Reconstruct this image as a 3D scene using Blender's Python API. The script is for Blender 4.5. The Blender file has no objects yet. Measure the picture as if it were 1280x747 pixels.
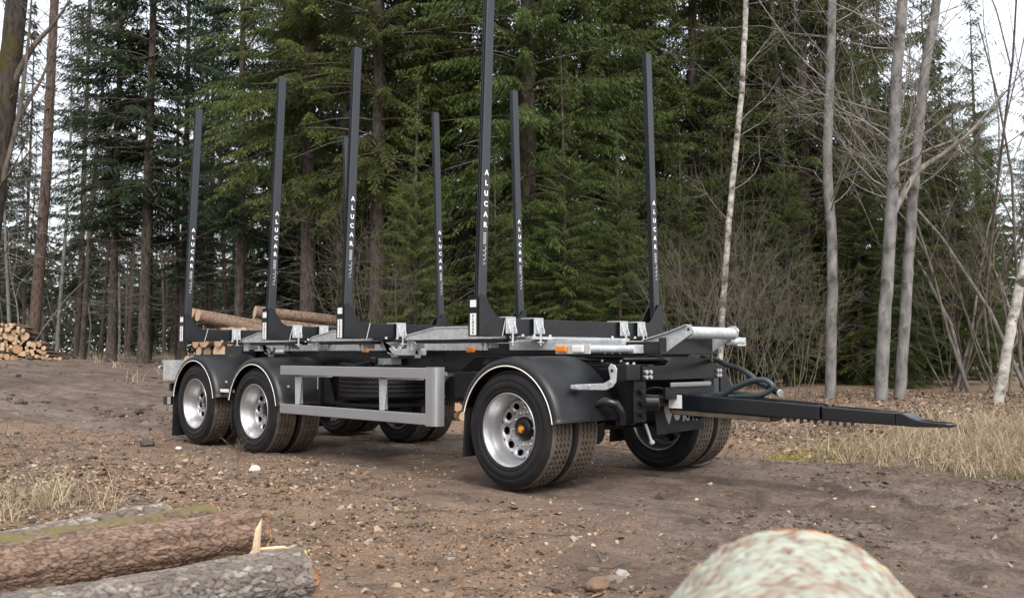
import bpy, bmesh, math, random
import numpy as np
from mathutils import Vector, Matrix
R_ = math.radians
SC = bpy.context.scene
COL = SC.collection
# ------------------------------------------------------------------ camera
CAM = Vector((5.390, -5.297, 1.070)); YAW = 0.7904; PITCH = 0.0571; FPX = 1191.0
cd = bpy.data.cameras.new('camera'); cam = bpy.data.objects.new('camera', cd); COL.objects.link(cam)
cam.location = CAM; cam.rotation_euler = (math.pi/2 + PITCH, 0, YAW)
cd.sensor_width = 36; cd.lens = FPX/1280*36; cd.clip_end = 600; cd.clip_start = .05
cd.dof.use_dof = True; cd.dof.focus_distance = 8.6; cd.dof.aperture_fstop = 5.0
SC.camera = cam
SC.cycles.max_bounces = 6; SC.cycles.diffuse_bounces = 3; SC.cycles.glossy_bounces = 3; SC.cycles.transmission_bounces = 3
# ------------------------------------------------------------------ sky, sun, exposure (overcast)
W = bpy.data.worlds.new('World'); SC.world = W; W.use_nodes = True
nt = W.node_tree; nt.nodes.clear()
SUN_EL, SUN_AZ = R_(48), math.atan2(-.45, .75)      # direction towards the sun
sky = nt.nodes.new('ShaderNodeTexSky'); sky.sky_type = 'NISHITA'; sky.sun_disc = False
sky.sun_elevation = SUN_EL; sky.sun_rotation = math.pi/2 - SUN_AZ
sky.dust_density = 4; sky.air_density = 1
b1 = nt.nodes.new('ShaderNodeBackground'); b1.inputs[1].default_value = .05
b2 = nt.nodes.new('ShaderNodeBackground'); b2.inputs[0].default_value = (.95, .97, 1, 1); b2.inputs[1].default_value = .66
ad = nt.nodes.new('ShaderNodeAddShader'); ow = nt.nodes.new('ShaderNodeOutputWorld')
nt.links.new(sky.outputs[0], b1.inputs[0]); nt.links.new(b1.outputs[0], ad.inputs[0])
nt.links.new(b2.outputs[0], ad.inputs[1]); nt.links.new(ad.outputs[0], ow.inputs[0])
sl = bpy.data.lights.new('sun', 'SUN'); sl.energy = 1.7; sl.angle = R_(28); sl.color = (1, .97, .93)
so = bpy.data.objects.new('sun', sl); COL.objects.link(so); so.location = (8, -8, 20)
so.rotation_euler = (math.pi/2 - SUN_EL, 0, SUN_AZ + math.pi/2)
SC.view_settings.view_transform = 'Standard'; SC.view_settings.look = 'None'
SC.view_settings.exposure = .95; SC.view_settings.gamma = 1; SC.view_settings.use_curve_mapping = False

# ------------------------------------------------------------------ placing helpers
Fh = Vector((-math.sin(YAW), math.cos(YAW), 0)); Rh = Vector((math.cos(YAW), math.sin(YAW), 0))
def at(px, d, z=None, py=None):
    """photo column px at ground distance d (m) -> world point; height from the ground, from z, or from row py"""
    p = CAM + Fh*d + Rh*((px-640)/FPX*d)
    if py is not None: p.z = CAM.z - (py-441.6)/FPX*d
    elif z is not None: p.z = z
    else: p.z = float(ground_h(p.x, p.y))
    return p
# ------------------------------------------------------------------ noise
def _h(ix, iy, iz, s=0):
    n = (ix.astype(np.int64)*374761393 + iy.astype(np.int64)*668265263 + iz.astype(np.int64)*2147483647 + s*974634777) & 0xffffffff
    n = ((n ^ (n >> 13))*1274126177) & 0xffffffff
    n = ((n ^ (n >> 16))*2246822519) & 0xffffffff
    return ((n ^ (n >> 15)) & 0xffffff)/float(0xffffff)
def vnoise(x, y, z=0., s=0):
    x, y, z = np.broadcast_arrays(np.asarray(x, float), np.asarray(y, float), np.asarray(z, float))
    ix, iy, iz = np.floor(x), np.floor(y), np.floor(z)
    fx, fy, fz = x-ix, y-iy, z-iz
    fx, fy, fz = (f*f*(3-2*f) for f in (fx, fy, fz)); out = 0
    for a in (0, 1):
        for b in (0, 1):
            for c in (0, 1):
                w = (fx if a else 1-fx)*(fy if b else 1-fy)*(fz if c else 1-fz)
                out = out + w*_h(ix+a, iy+b, iz+c, s)
    return out*2-1
def fbm(x, y, z=0., o=4, s=0):
    t, a = 0, .5
    for i in range(o):
        t = t + a*vnoise(np.asarray(x)*2**i, np.asarray(y)*2**i, np.asarray(z)*2**i, s+i); a *= .5
    return t
def worley(x, y, s=0, wrapx=None):
    """returns F1, F2-F1 and a random value of the nearest cell (2D)"""
    ix, iy = np.floor(x), np.floor(y); f1 = np.full(x.shape, 9.); f2 = f1.copy(); idv = f1*0
    for a in (-1, 0, 1):
        for b in (-1, 0, 1):
            cx, cy = ix+a, iy+b
            hx = np.mod(cx, wrapx) if wrapx else cx
            px = cx + _h(hx, cy, 0*cy, s); py = cy + _h(hx, cy, 0*cy+1, s)
            d = np.hypot(px-x, py-y); v = _h(hx, cy, 0*cy+2, s)
            n = d < f1
            f2 = np.where(n, f1, np.minimum(f2, d)); f1 = np.where(n, d, f1); idv = np.where(n, v, idv)
    return f1, f2-f1, idv
def sstep(a, b, x):
    t = np.clip((x-a)/(b-a), 0, 1); return t*t*(3-2*t)
# ------------------------------------------------------------------ ground
LB = np.array([(-60, -1.5), (-30, -1.2), (-10.7, -.5), (-6.6, .05), (-3.2, -.3), (-1.6, -.15), (.2, -.5), (1.8, -1.2), (2.8, -1.9), (4.5, -2.7), (9, -4.5), (40, -12)])
def near_edge(x): return np.interp(x, LB[:, 0], LB[:, 1])
def far_edge(x): return 3.25 + .25*vnoise(np.asarray(x)*.5, 3.3) + np.where(np.asarray(x) < -7, (-7-np.asarray(x))*.55, 0)
def ground_h(x, y):
    x = np.asarray(x, float); y = np.asarray(y, float)
    ne, fe = near_edge(x), far_edge(x)
    road = sstep(ne-.4, ne+.4, y)*(1-sstep(fe-.3, fe+.4, y))
    h = .72*sstep(-9, -36, x) + .10*sstep(-20, -30, x)
    bank = np.clip(y-fe, 0, 60)
    h = h + .42*(1-np.exp(-bank/5.5))*sstep(-12, -4, x) + .05*np.clip(bank, 0, 30)/10
    # tyre ruts along the road
    for yc, w, dp in ((.18, .2, .016), (.5, .2, .012), (2.0, .25, .02), (2.5, .2, .015), (1.2, .3, -.025), (-.5, .25, .02)):
        yy = y - yc - .12*vnoise(x*.35, 7.7+yc)
        h = h - road*dp*np.exp(-(yy/w)**2)
    for yc, w, up in ((-.28, .13, .035), (.84, .16, .03), (1.72, .16, .03), (2.9, .15, .045), (-.95, .12, .03)):
        h = h + road*up*np.exp(-((y-yc-.10*vnoise(x*.5, 2.1+yc))/w)**2)*(.55+.45*vnoise(x*1.7, yc*5, 0, 8))
    near_tr = np.exp(-((np.clip(np.abs(x+2.6)-3.4, 0, 9))**2/.6 + (np.clip(np.abs(y-1.25)-1.4, 0, 9))**2/.3))
    h = h + road*(.018*fbm(x*.9, y*2.8, 0, 4, 5)*(1-.6*near_tr) + .040*fbm(x*2.6, y*6.5, 0, 3, 9)*(1-.7*near_tr))
    clod = np.clip(fbm(x*4., y*7., 0, 4, 19)-.12, 0, 1)
    h = h + road*.13*clod*(1-.82*near_tr)
    lit = 1-road
    h = h + lit*(.07*fbm(x*.8, y*.8, 0, 3, 31) + .03*fbm(x*3.5, y*3.5, 0, 3, 41) + .018*fbm(x*11, y*11, 0, 2, 43))
    h = h + .20*np.exp(-(((x-4.75)/.9)**2 + ((y+4.2)/1.0)**2))
    h = h + .11*np.exp(-(((x-2.6)/.5)**2 + ((y+1.9)/.22)**2))*(.6+.6*vnoise(x*3, y*3, 0, 4))
    h = h*(1-.85*np.exp(-(((x-.9)/1.2)**4 + ((y+3.7)/1.2)**4)))
    return h
def ground_litter(x, y):
    ne, fe = near_edge(x), far_edge(x)
    n = 1.1*fbm(x*1.3, y*1.3, 0, 4, 51)
    a = 1-sstep(-.75, .75, y-ne+n)
    b = sstep(-.2, .35, y-fe+.3*n)
    return np.clip(a+b, 0, 1)

# ------------------------------------------------------------------ materials
M = {}
def mat(name, **k):
    m = bpy.data.materials.new(name); m.use_nodes = True; M[name] = m
    return m, m.node_tree, m.node_tree.nodes['Principled BSDF']
def N(t, typ, **k):
    n = t.nodes.new('ShaderNode'+typ)
    for a, v in k.items():
        if a in ('ins',):
            for i, q in v.items(): n.inputs[i].default_value = q
        else: setattr(n, a, v)
    return n
def ramp(t, fac, stops):
    r = N(t, 'ValToRGB'); e = r.color_ramp.elements
    while len(e) < len(stops): e.new(.5)
    for el, (p, c) in zip(e, stops): el.position = p; el.color = (*c, 1)
    t.links.new(fac, r.inputs[0]); return r.outputs[0]
def mixc(t, fac, a, b, mode='MIX'):
    n = N(t, 'Mix', data_type='RGBA', blend_type=mode)
    for i, v in ((0, fac), (6, a), (7, b)):
        if hasattr(v, 'is_linked'): t.links.new(v, n.inputs[i])
        else: n.inputs[i].default_value = v if i == 0 else (*v, 1)
    return n.outputs[2]
def noise_fac(t, scale, detail=4, rough=.55, coord='Object', vec=None):
    n = N(t, 'TexNoise', ins={2: scale, 3: detail, 4: rough})
    if vec is None:
        c = N(t, 'TexCoord'); vec = c.outputs[coord]
    t.links.new(vec, n.inputs[0]); return n.outputs[0]
def bump(t, p, h, strength=.3, dist=.01):
    b = N(t, 'Bump', ins={0: strength, 1: dist}); t.links.new(h, b.inputs['Height']); t.links.new(b.outputs[0], p.inputs['Normal'])
def simple(name, col, rough=.5, metal=0., var=.25, scale=6., bmp=0., coat=0., dirt=None, spec=.5):
    m, t, p = mat(name)
    f = noise_fac(t, scale)
    c = mixc(t, f, tuple(x*(1-var) for x in col), tuple(min(1, x*(1+var)) for x in col))
    if dirt:
        f2 = noise_fac(t, 2.3, 6, .65); f2 = ramp(t, f2, [(.48, (0, 0, 0)), (.75, (dirt[1],)*3)])
        c = mixc(t, f2, c, dirt[0])
    t.links.new(c, p.inputs['Base Color']); p.inputs['Metallic'].default_value = metal
    rr = N(t, 'MapRange', ins={3: max(.05, rough-.1), 4: min(1, rough+.12)}); t.links.new(noise_fac(t, scale*2.3, 5), rr.inputs[0])
    t.links.new(rr.outputs[0], p.inputs['Roughness'])
    p.inputs['Specular IOR Level'].default_value = spec
    if coat: p.inputs['Coat Weight'].default_value = coat; p.inputs['Coat Roughness'].default_value = .15
    if bmp: bump(t, p, noise_fac(t, scale*8, 3), bmp, .004)
    return m
MUD = (.13, .10, .078)
simple('black_paint', (.006, .007, .009), .30, 0, .2, 3, .03, .0, dirt=(MUD, .08), spec=.45)
simple('stake_paint', (.005, .0068, .0100), .22, 0, .15, 3, .02, spec=.72)
simple('plastic', (.007, .0078, .0095), .42, 0, .15, 3, .10, dirt=(MUD, .07), spec=.40)
simple('rubber', (.006, .0065, .0078), .55, 0, .2, 5, .10, dirt=(MUD, .12), spec=.34)
simple('hose_rubber', (.03, .04, .042), .4, 0, .2, 8)
simple('alu', (.35, .355, .37), .38, .55, .06, 4, .03, dirt=(MUD, .12))
simple('rim_silver', (.46, .46, .47), .32, .8, .05, 4, .0, dirt=(MUD, .25))
simple('steel_bolt', (.62, .62, .62), .35, .7, .1, 20)
simple('white_paint', (.75, .75, .74), .5, 0, .05, 8)
simple('trim_white', (.78, .74, .68), .5, 0, .08, 8, dirt=(MUD, .2))
simple('letter_white', (.82, .82, .80), .5, 0, .04, 8)
simple('letter_grey', (.42, .43, .45), .5, 0, .04, 8)
simple('amber', (.62, .19, .015), .2, 0, .2, 60, coat=.6)
simple('clear_lens', (.62, .62, .60), .15, 0, .15, 80, coat=.6)
simple('red_plastic', (.42, .02, .015), .4, 0, .1, 10)
simple('yellow_plastic', (.70, .38, .02), .4, 0, .1, 10)
simple('orange_paint', (.75, .13, .01), .4, 0, .05, 10)
simple('split_wood', (.56, .42, .27), .8, 0, .2, 30, .2)
simple('black_ink', (.01, .01, .01), .6, 0, .1, 10)
def galv():
    m, t, p = mat('galvanised')
    c = N(t, 'TexCoord'); v = N(t, 'TexVoronoi', ins={2: 38.}); t.links.new(c.outputs['Object'], v.inputs[0])
    f = mixc(t, .5, v.outputs['Color'], noise_fac(t, 5, 5))
    bw = N(t, 'RGBToBW'); t.links.new(f, bw.inputs[0])
    t.links.new(ramp(t, bw.outputs[0], [(.25, (.40, .42, .43)), (.75, (.58, .60, .61))]), p.inputs['Base Color'])
    p.inputs['Metallic'].default_value = .4; p.inputs['Roughness'].default_value = .5
    bump(t, p, noise_fac(t, 30, 3), .08, .003)
galv()
def tread():
    m, t, p = mat('tread')
    f = noise_fac(t, 9, 6, .7); f2 = noise_fac(t, 55, 3)
    a = ramp(t, f, [(.34, (.020, .017, .015)), (.56, (.14, .106, .078))])
    t.links.new(mixc(t, f2, a, (.062, .048, .037)), p.inputs['Base Color']); p.inputs['Roughness'].default_value = .85
    bump(t, p, f2, .5, .006)
tread()
def bark(name, stops, sc=(14, 14, 4), bscale=18., lichen=None, moss=None, strength=.8, dist=.02):
    m, t, p = mat(name)
    c = N(t, 'TexCoord'); mp = N(t, 'Mapping', ins={3: sc}); t.links.new(c.outputs['Object'], mp.inputs[0])
    v = N(t, 'TexVoronoi', feature='F1', ins={2: 1.}); t.links.new(mp.outputs[0], v.inputs[0])
    n1 = noise_fac(t, 1.3, 7, .65, vec=mp.outputs[0])
    mx = N(t, 'Math', operation='MULTIPLY_ADD', ins={1: .55}); t.links.new(v.outputs[0], mx.inputs[0]); t.links.new(n1, mx.inputs[2])
    col = ramp(t, mx.outputs[0], stops)
    vc = N(t, 'RGBToBW'); t.links.new(v.outputs['Color'], vc.inputs[0])
    dk = N(t, 'MapRange', ins={3: .72, 4: 1.25}); t.links.new(vc.outputs[0], dk.inputs[0])
    col = mixc(t, 1., col, dk.outputs[0], 'MULTIPLY')
    if lichen:
        f = ramp(t, noise_fac(t, lichen[1], 5, .7), [(lichen[2], (0, 0, 0)), (lichen[2]+.1, (1, 1, 1))])
        col = mixc(t, f, col, lichen[0])
    if moss:
        f = ramp(t, noise_fac(t, moss[1], 5, .65), [(moss[2], (0, 0, 0)), (moss[2]+.12, (1, 1, 1))])
        col = mixc(t, f, col, moss[0])
    t.links.new(col, p.inputs['Base Color']); p.inputs['Roughness'].default_value = .9
    p.inputs['Specular IOR Level'].default_value = .2
    bump(t, p, mx.outputs[0], strength, dist)
bark('spruce_bark', [(.3, (.018, .014, .012)), (.6, (.055, .043, .036)), (.95, (.105, .085, .073))])
bark('pine_bark', [(.3, (.02, .015, .013)), (.6, (.065, .047, .038)), (.95, (.115, .087, .073))])
bark('alder_bark', [(.3, (.045, .042, .039)), (.52, (.115, .109, .103)), (.95, (.20, .192, .184))], sc=(9, 9, 4), strength=.4, lichen=((.24, .235, .215), 5, .58), moss=((.06, .052, .045), 4., .56))
bark('birch_bark', [(.3, (.035, .03, .027)), (.5, (.22, .20, .18)), (.95, (.46, .435, .40))], sc=(7, 7, 9), strength=.4, moss=((.055, .047, .04), 5., .52))
bark('mossy_bark', [(.3, (.010, .008, .007)), (.6, (.030, .025, .021)), (.95, (.06, .05, .043))], moss=((.055, .048, .012), 1.1, .50))
bark('twig_bark', [(.3, (.10, .085, .075)), (.6, (.17, .15, .135)), (.95, (.26, .235, .21))], strength=.2)
bark('sapling_bark', [(.3, (.065, .056, .049)), (.6, (.115, .10, .09)), (.95, (.18, .162, .146))], strength=.2)
bark('dead_twig', [(.3, (.05, .04, .033)), (.6, (.095, .08, .065)), (.95, (.15, .13, .11))], strength=.2)
bark('pile_bark', [(.3, (.04, .028, .022)), (.6, (.13, .085, .062)), (.95, (.24, .17, .13))], sc=(1.5, 1.5, 6), lichen=((.30, .27, .21), 1.2, .60), strength=.5)
def leafmat(name, stops, trans=.35, rough=.55):
    m, t, p = mat(name)
    a = N(t, 'Attribute', attribute_name='tone'); c = ramp(t, a.outputs['Fac'], stops)
    oi = N(t, 'ObjectInfo'); hs = N(t, 'HueSaturation')
    mr = N(t, 'MapRange', ins={3: .75, 4: 1.2}); t.links.new(oi.outputs['Random'], mr.inputs[0])
    mh = N(t, 'MapRange', ins={3: .475, 4: .515}); m7 = N(t, 'Math', operation='MULTIPLY', ins={1: 7.31}); m8 = N(t, 'Math', operation='FRACT'); t.links.new(oi.outputs['Random'], m7.inputs[0]); t.links.new(m7.outputs[0], m8.inputs[0]); t.links.new(m8.outputs[0], mh.inputs[0])
    if name.startswith('needles'): t.links.new(mh.outputs[0], hs.inputs['Hue'])
    t.links.new(mr.outputs[0], hs.inputs['Value']); t.links.new(c, hs.inputs['Color']); c = hs.outputs[0]
    t.links.new(c, p.inputs['Base Color']); p.inputs['Roughness'].default_value = rough; p.inputs['Specular IOR Level'].default_value = .25
    tr = N(t, 'BsdfTranslucent'); t.links.new(c, tr.inputs[0])
    ms = N(t, 'MixShader', ins={0: trans}); o = t.nodes['Material Output']
    t.links.new(p.outputs[0], ms.inputs[1]); t.links.new(tr.outputs[0], ms.inputs[2]); t.links.new(ms.outputs[0], o.inputs[0])
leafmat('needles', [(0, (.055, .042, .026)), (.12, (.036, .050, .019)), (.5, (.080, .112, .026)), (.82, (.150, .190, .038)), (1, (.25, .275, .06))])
leafmat('needles_dark', [(0, (.035, .03, .02)), (.15, (.018, .032, .016)), (.6, (.034, .058, .024)), (1, (.065, .095, .035))])
leafmat('far_mass', [(0, (.05, .045, .035)), (.35, (.075, .065, .05)), (.5, (.03, .042, .022)), (1, (.05, .07, .035))])
leafmat('dead_leaf', [(0, (.055, .036, .025)), (.25, (.18, .115, .07)), (.5, (.31, .22, .15)), (.7, (.42, .32, .235)), (.85, (.47, .40, .34)), (.95, (.34, .13, .05)), (1, (.55, .49, .42))], .15, .75)
leafmat('dry_grass', [(0, (.20, .14, .08)), (.5, (.42, .33, .21)), (1, (.62, .54, .40))], .25, .7)
leafmat('dry_weed', [(0, (.09, .065, .045)), (.6, (.20, .15, .10)), (1, (.32, .25, .17))], .15, .8)
leafmat('green_grass', [(0, (.06, .08, .02)), (.5, (.13, .17, .04)), (1, (.25, .26, .06))], .3, .7)
leafmat('moss', [(0, (.12, .115, .018)), (.5, (.26, .24, .035)), (1, (.42, .38, .07))], .2, .85)
leafmat('clod', [(0, (.040, .029, .022)), (.5, (.10, .074, .057)), (1, (.19, .145, .115))], 0, .9)
leafmat('chip', [(0, (.12, .066, .042)), (.4, (.29, .17, .10)), (.75, (.42, .28, .17)), (1, (.62, .48, .33))], 0, .8)
leafmat('stone_mix', [(0, (.13, .115, .10)), (.6, (.28, .25, .22)), (1, (.52, .48, .43))], 0, .8)
def groundmat():
    m, t, p = mat('ground')
    c = N(t, 'TexCoord'); co = c.outputs['Object']
    mp = N(t, 'Mapping', ins={3: (.45, 2.1, 1)}); t.links.new(co, mp.inputs[0])
    n1 = noise_fac(t, 1.1, 8, .62, vec=mp.outputs[0]); n2 = noise_fac(t, 14, 6, .7, vec=mp.outputs[0]); n3 = noise_fac(t, 70, 4, .7, vec=co)
    mud = ramp(t, n1, [(.30, (.100, .064, .045)), (.47, (.205, .143, .106)), (.62, (.285, .212, .165)), (.78, (.34, .273, .225))])
    mud = mixc(t, ramp(t, n2, [(.38, (.55, .55, .55)), (.62, (0, 0, 0))]), mud, (.082, .060, .047))
    n5 = noise_fac(t, 2.6, 6, .7, vec=co); mud = mixc(t, ramp(t, n5, [(.38, (.8, .8, .8)), (.5, (0, 0, 0))]), mud, (.080, .053, .039))
    n4 = noise_fac(t, 24, 5, .75, vec=co)
    mud = mixc(t, ramp(t, n4, [(.36, (.75, .75, .75)), (.5, (0, 0, 0))]), mud, (.070, .050, .038))
    mud = mixc(t, ramp(t, n4, [(.56, (0, 0, 0)), (.70, (.55, .55, .55))]), mud, (.27, .215, .17))
    mud = mixc(t, ramp(t, n3, [(.60, (0, 0, 0)), (.70, (.6, .6, .6))]), mud, (.28, .21, .15))
    tk = N(t, 'Attribute', attribute_name='track')
    mud = mixc(t, tk.outputs['Fac'], mud, ramp(t, n2, [(.3, (.20, .160, .135)), (.7, (.31, .265, .24))]))
    l1 = noise_fac(t, 3.1, 8, .65, vec=co); v = N(t, 'TexVoronoi', ins={2: 75.}); t.links.new(co, v.inputs[0])
    lit = ramp(t, l1, [(.3, (.120, .076, .048)), (.5, (.250, .160, .102)), (.72, (.36, .24, .155))])
    bw = N(t, 'RGBToBW'); t.links.new(v.outputs['Color'], bw.inputs[0])
    lit = mixc(t, .35, lit, ramp(t, bw.outputs[0], [(.15, (.075, .05, .035)), (.45, (.21, .148, .10)), (.7, (.34, .25, .18)), (.9, (.44, .36, .29))]))
    a = N(t, 'Attribute', attribute_name='litter')
    t.links.new(mixc(t, a.outputs['Fac'], mud, lit), p.inputs['Base Color'])
    rr = N(t, 'MapRange', ins={1: .35, 2: .7, 3: .95, 4: .55}); t.links.new(n1, rr.inputs[0]); t.links.new(rr.outputs[0], p.inputs['Roughness'])
    p.inputs['Specular IOR Level'].default_value = .3
    add = N(t, 'Math', operation='MULTIPLY_ADD', ins={1: .35}); t.links.new(n3, add.inputs[0]); t.links.new(n2, add.inputs[2])
    add2 = N(t, 'Math', operation='MULTIPLY_ADD', ins={1: .8}); t.links.new(n4, add2.inputs[0]); t.links.new(add.outputs[0], add2.inputs[2]); wv = N(t, 'TexWave', wave_type='BANDS', bands_direction='X', ins={1: 5.2, 2: 6., 3: 2., 4: 2.}); t.links.new(co, wv.inputs[0])
    wm = N(t, 'Math', operation='MULTIPLY'); t.links.new(wv.outputs[1], wm.inputs[0]); t.links.new(tk.outputs['Fac'], wm.inputs[1])
    add3 = N(t, 'Math', operation='MULTIPLY_ADD', ins={1: .9}); t.links.new(wm.outputs[0], add3.inputs[0]); t.links.new(add2.outputs[0], add3.inputs[2])
    bump(t, p, add3.outputs[0], 1., .045)
groundmat()
def cutend():
    m, t, p = mat('cut_wood')
    c = N(t, 'TexCoord'); g = N(t, 'TexGradient', gradient_type='SPHERICAL')
    oi = N(t, 'ObjectInfo')
    w = N(t, 'TexWave', wave_type='RINGS', rings_direction='Z', ins={1: 26., 2: 1.5, 3: 2.}); t.links.new(c.outputs['Object'], w.inputs[0])
    n = noise_fac(t, 9, 5)
    base = ramp(t, oi.outputs['Random'], [(0, (.42, .27, .15)), (.35, (.56, .40, .24)), (.7, (.58, .45, .31)), (.9, (.52, .29, .15)), (1, (.45, .30, .19))])
    a = mixc(t, w.outputs[0], base, (.40, .27, .16)); a2 = mixc(t, .7, a, base)
    t.links.new(mixc(t, ramp(t, n, [(.4, (0, 0, 0)), (.8, (.5, .5, .5))]), a2, (.30, .2, .12)), p.inputs['Base Color']); p.inputs['Roughness'].default_value = .85
cutend()

# ------------------------------------------------------------------ mesh builder
class MB:
    def __init__(s): s.v = []; s.f = []; s.m = []; s.sm = []
    def add(s, vs, fs, mi=0, smooth=False):
        o = len(s.v); s.v += [tuple(map(float, q)) for q in vs]
        for f in fs: s.f.append(tuple(i+o for i in f)); s.m.append(mi); s.sm.append(smooth)
        return s
    def box(s, x0, x1, y0, y1, z0, z1, mi=0):
        vs = [(x, y, z) for z in (z0, z1) for y in (y0, y1) for x in (x0, x1)]
        return s.add(vs, [(0, 2, 3, 1), (4, 5, 7, 6), (0, 1, 5, 4), (2, 6, 7, 3), (0, 4, 6, 2), (1, 3, 7, 5)], mi)
    def prism(s, poly, ax, a, b, mi=0):
        """poly of 2D points in the plane normal to ax ('x': (y,z), 'y': (x,z), 'z': (x,y)), extruded a..b"""
        mk = {'x': lambda q, k: (k, q[0], q[1]), 'y': lambda q, k: (q[0], k, q[1]), 'z': lambda q, k: (q[0], q[1], k)}[ax]
        n = len(poly); vs = [mk(q, a) for q in poly]+[mk(q, b) for q in poly]
        A = sum(poly[i][0]*poly[(i+1) % n][1]-poly[(i+1) % n][0]*poly[i][1] for i in range(n))
        fl = (A > 0) == (ax != 'y')
        c0 = tuple(range(n)); c1 = tuple(range(n, 2*n))
        fs = [c0[::-1] if fl else c0, c1 if fl else c1[::-1]]
        for i in range(n):
            j = (i+1) % n; q = (i, j, n+j, n+i); fs.append(q if fl else q[::-1])
        return s.add(vs, fs, mi)
    def tube(s, path, r, n=8, mi=0, caps=True, smooth=True):
        path = [Vector(q) for q in path]; rs = r if hasattr(r, '__len__') else [r]*len(path)
        vs = []; fs = []; up = None
        for i, q in enumerate(path):
            d = (path[min(i+1, len(path)-1)]-path[max(i-1, 0)]).normalized()
            if up is None: up = d.orthogonal().normalized()
            up = (up - d*up.dot(d)); up = up.normalized() if up.length > 1e-6 else d.orthogonal().normalized()
            sd = d.cross(up)
            for k in range(n):
                a = 2*math.pi*k/n; vs.append(q + (up*math.cos(a)+sd*math.sin(a))*rs[i])
        for i in range(len(path)-1):
            for k in range(n):
                k2 = (k+1) % n; fs.append((i*n+k, i*n+k2, (i+1)*n+k2, (i+1)*n+k))
        s.add(vs, fs, mi, smooth)
        if caps:
            s.add(vs[:n], [tuple(range(n))[::-1]], mi); s.add(vs[-n:], [tuple(range(n))], mi)
        return s
    def lathe(s, prof, n=48, mi=0, a0=0, a1=2*math.pi, smooth=True, zig=None):
        """profile of (r, y) about the y axis"""
        full = abs(a1-a0-2*math.pi) < 1e-6; k = n if full else n+1; vs = []; fs = []
        for i in range(k):
            a = a0+(a1-a0)*i/n
            for j, (r, y) in enumerate(prof):
                dy = zig[j]*(1 if i % 2 else -1) if zig else 0
                vs.append((r*math.cos(a), y+dy, r*math.sin(a)))
        P = len(prof)
        for i in range(n):
            i2 = (i+1) % k
            for j in range(P-1): fs.append((i*P+j, i*P+j+1, i2*P+j+1, i2*P+j))
        return s.add(vs, fs, mi, smooth)
    def mesh(s, name, mats, origin=(0, 0, 0)):
        me = bpy.data.meshes.new(name); o = origin
        me.from_pydata([(v[0]-o[0], v[1]-o[1], v[2]-o[2]) for v in s.v], [], s.f)
        for m in (mats if isinstance(mats, (list, tuple)) else [mats]): me.materials.append(M[m])
        me.polygons.foreach_set('material_index', s.m); me.polygons.foreach_set('use_smooth', s.sm)
        me.validate(); me.update(); return me
WL = {}
def put(name, me, parent=None, world=(0, 0, 0), rz=0):
    o = bpy.data.objects.new(name, me); COL.objects.link(o)
    if parent is not None:
        o.parent = parent; o.location = Vector(world)-Vector(WL[parent.name])
    else: o.location = world
    o.rotation_euler.z = rz; WL[o.name] = tuple(world); return o
def part(name, mb, mats, parent=None, bevel=0.):
    a = np.array(mb.v); c = tuple((a.min(0)+a.max(0))/2)
    o = put(name, mb.mesh(name, mats, c), parent, c)
    if bevel:
        b = o.modifiers.new('bevel', 'BEVEL'); b.width = bevel; b.segments = 2; b.limit_method = 'ANGLE'; b.angle_limit = R_(40)
    return o
def tag(o, label, cat=None, group=None, kind=None):
    if label: o['label'] = label
    if cat: o['category'] = cat
    if group: o['group'] = group
    if kind: o['kind'] = kind
    return o
def empty(name, loc):
    o = bpy.data.objects.new(name, None); COL.objects.link(o); o.location = loc; o.empty_display_size = .3; WL[o.name] = tuple(loc); return o
def raw_mesh(name, V, F, mats, tone=None, smooth=False, k=3):
    """fast mesh from numpy arrays; F: (n,k) faces"""
    me = bpy.data.meshes.new(name); V = np.asarray(V, np.float32); F = np.asarray(F, np.int32); nf = len(F)
    me.vertices.add(len(V)); me.vertices.foreach_set('co', V.ravel())
    me.loops.add(nf*k); me.loops.foreach_set('vertex_index', F.ravel())
    me.polygons.add(nf); me.polygons.foreach_set('loop_start', np.arange(nf, dtype=np.int32)*k)
    me.polygons.foreach_set('loop_total', np.full(nf, k, np.int32))
    me.polygons.foreach_set('use_smooth', np.full(nf, smooth))
    for m in (mats if isinstance(mats, (list, tuple)) else [mats]): me.materials.append(M[m])
    if tone is not None:
        a = me.attributes.new('tone', 'FLOAT', 'FACE'); a.data.foreach_set('value', np.asarray(tone, np.float32))
    me.update(calc_edges=True); return me
def text_mesh(body, size, offset=0.):
    cu = bpy.data.curves.new('text', 'FONT'); cu.body = body; cu.size = size; cu.extrude = .0012; cu.offset = offset
    cu.align_x = 'CENTER'; cu.align_y = 'CENTER'; cu.resolution_u = 3
    ob = bpy.data.objects.new('text', cu); COL.objects.link(ob)
    dg = bpy.context.evaluated_depsgraph_get(); me = bpy.data.meshes.new_from_object(ob.evaluated_get(dg))
    vs = [tuple(v.co) for v in me.vertices]; fs = [tuple(p.vertices) for p in me.polygons]
    bpy.data.objects.remove(ob); bpy.data.meshes.remove(me); bpy.data.curves.remove(cu); return vs, fs
_tc = {}
def write(mb, body, size, origin, X, Y, mi=0, offset=0.):
    k = (body, size, offset)
    if k not in _tc: _tc[k] = text_mesh(*k)
    vs, fs = _tc[k]; X = Vector(X); Y = Vector(Y); Z = X.cross(Y); o = Vector(origin)
    mb.add([o+X*v[0]+Y*v[1]+Z*v[2] for v in vs], fs, mi)

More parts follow.
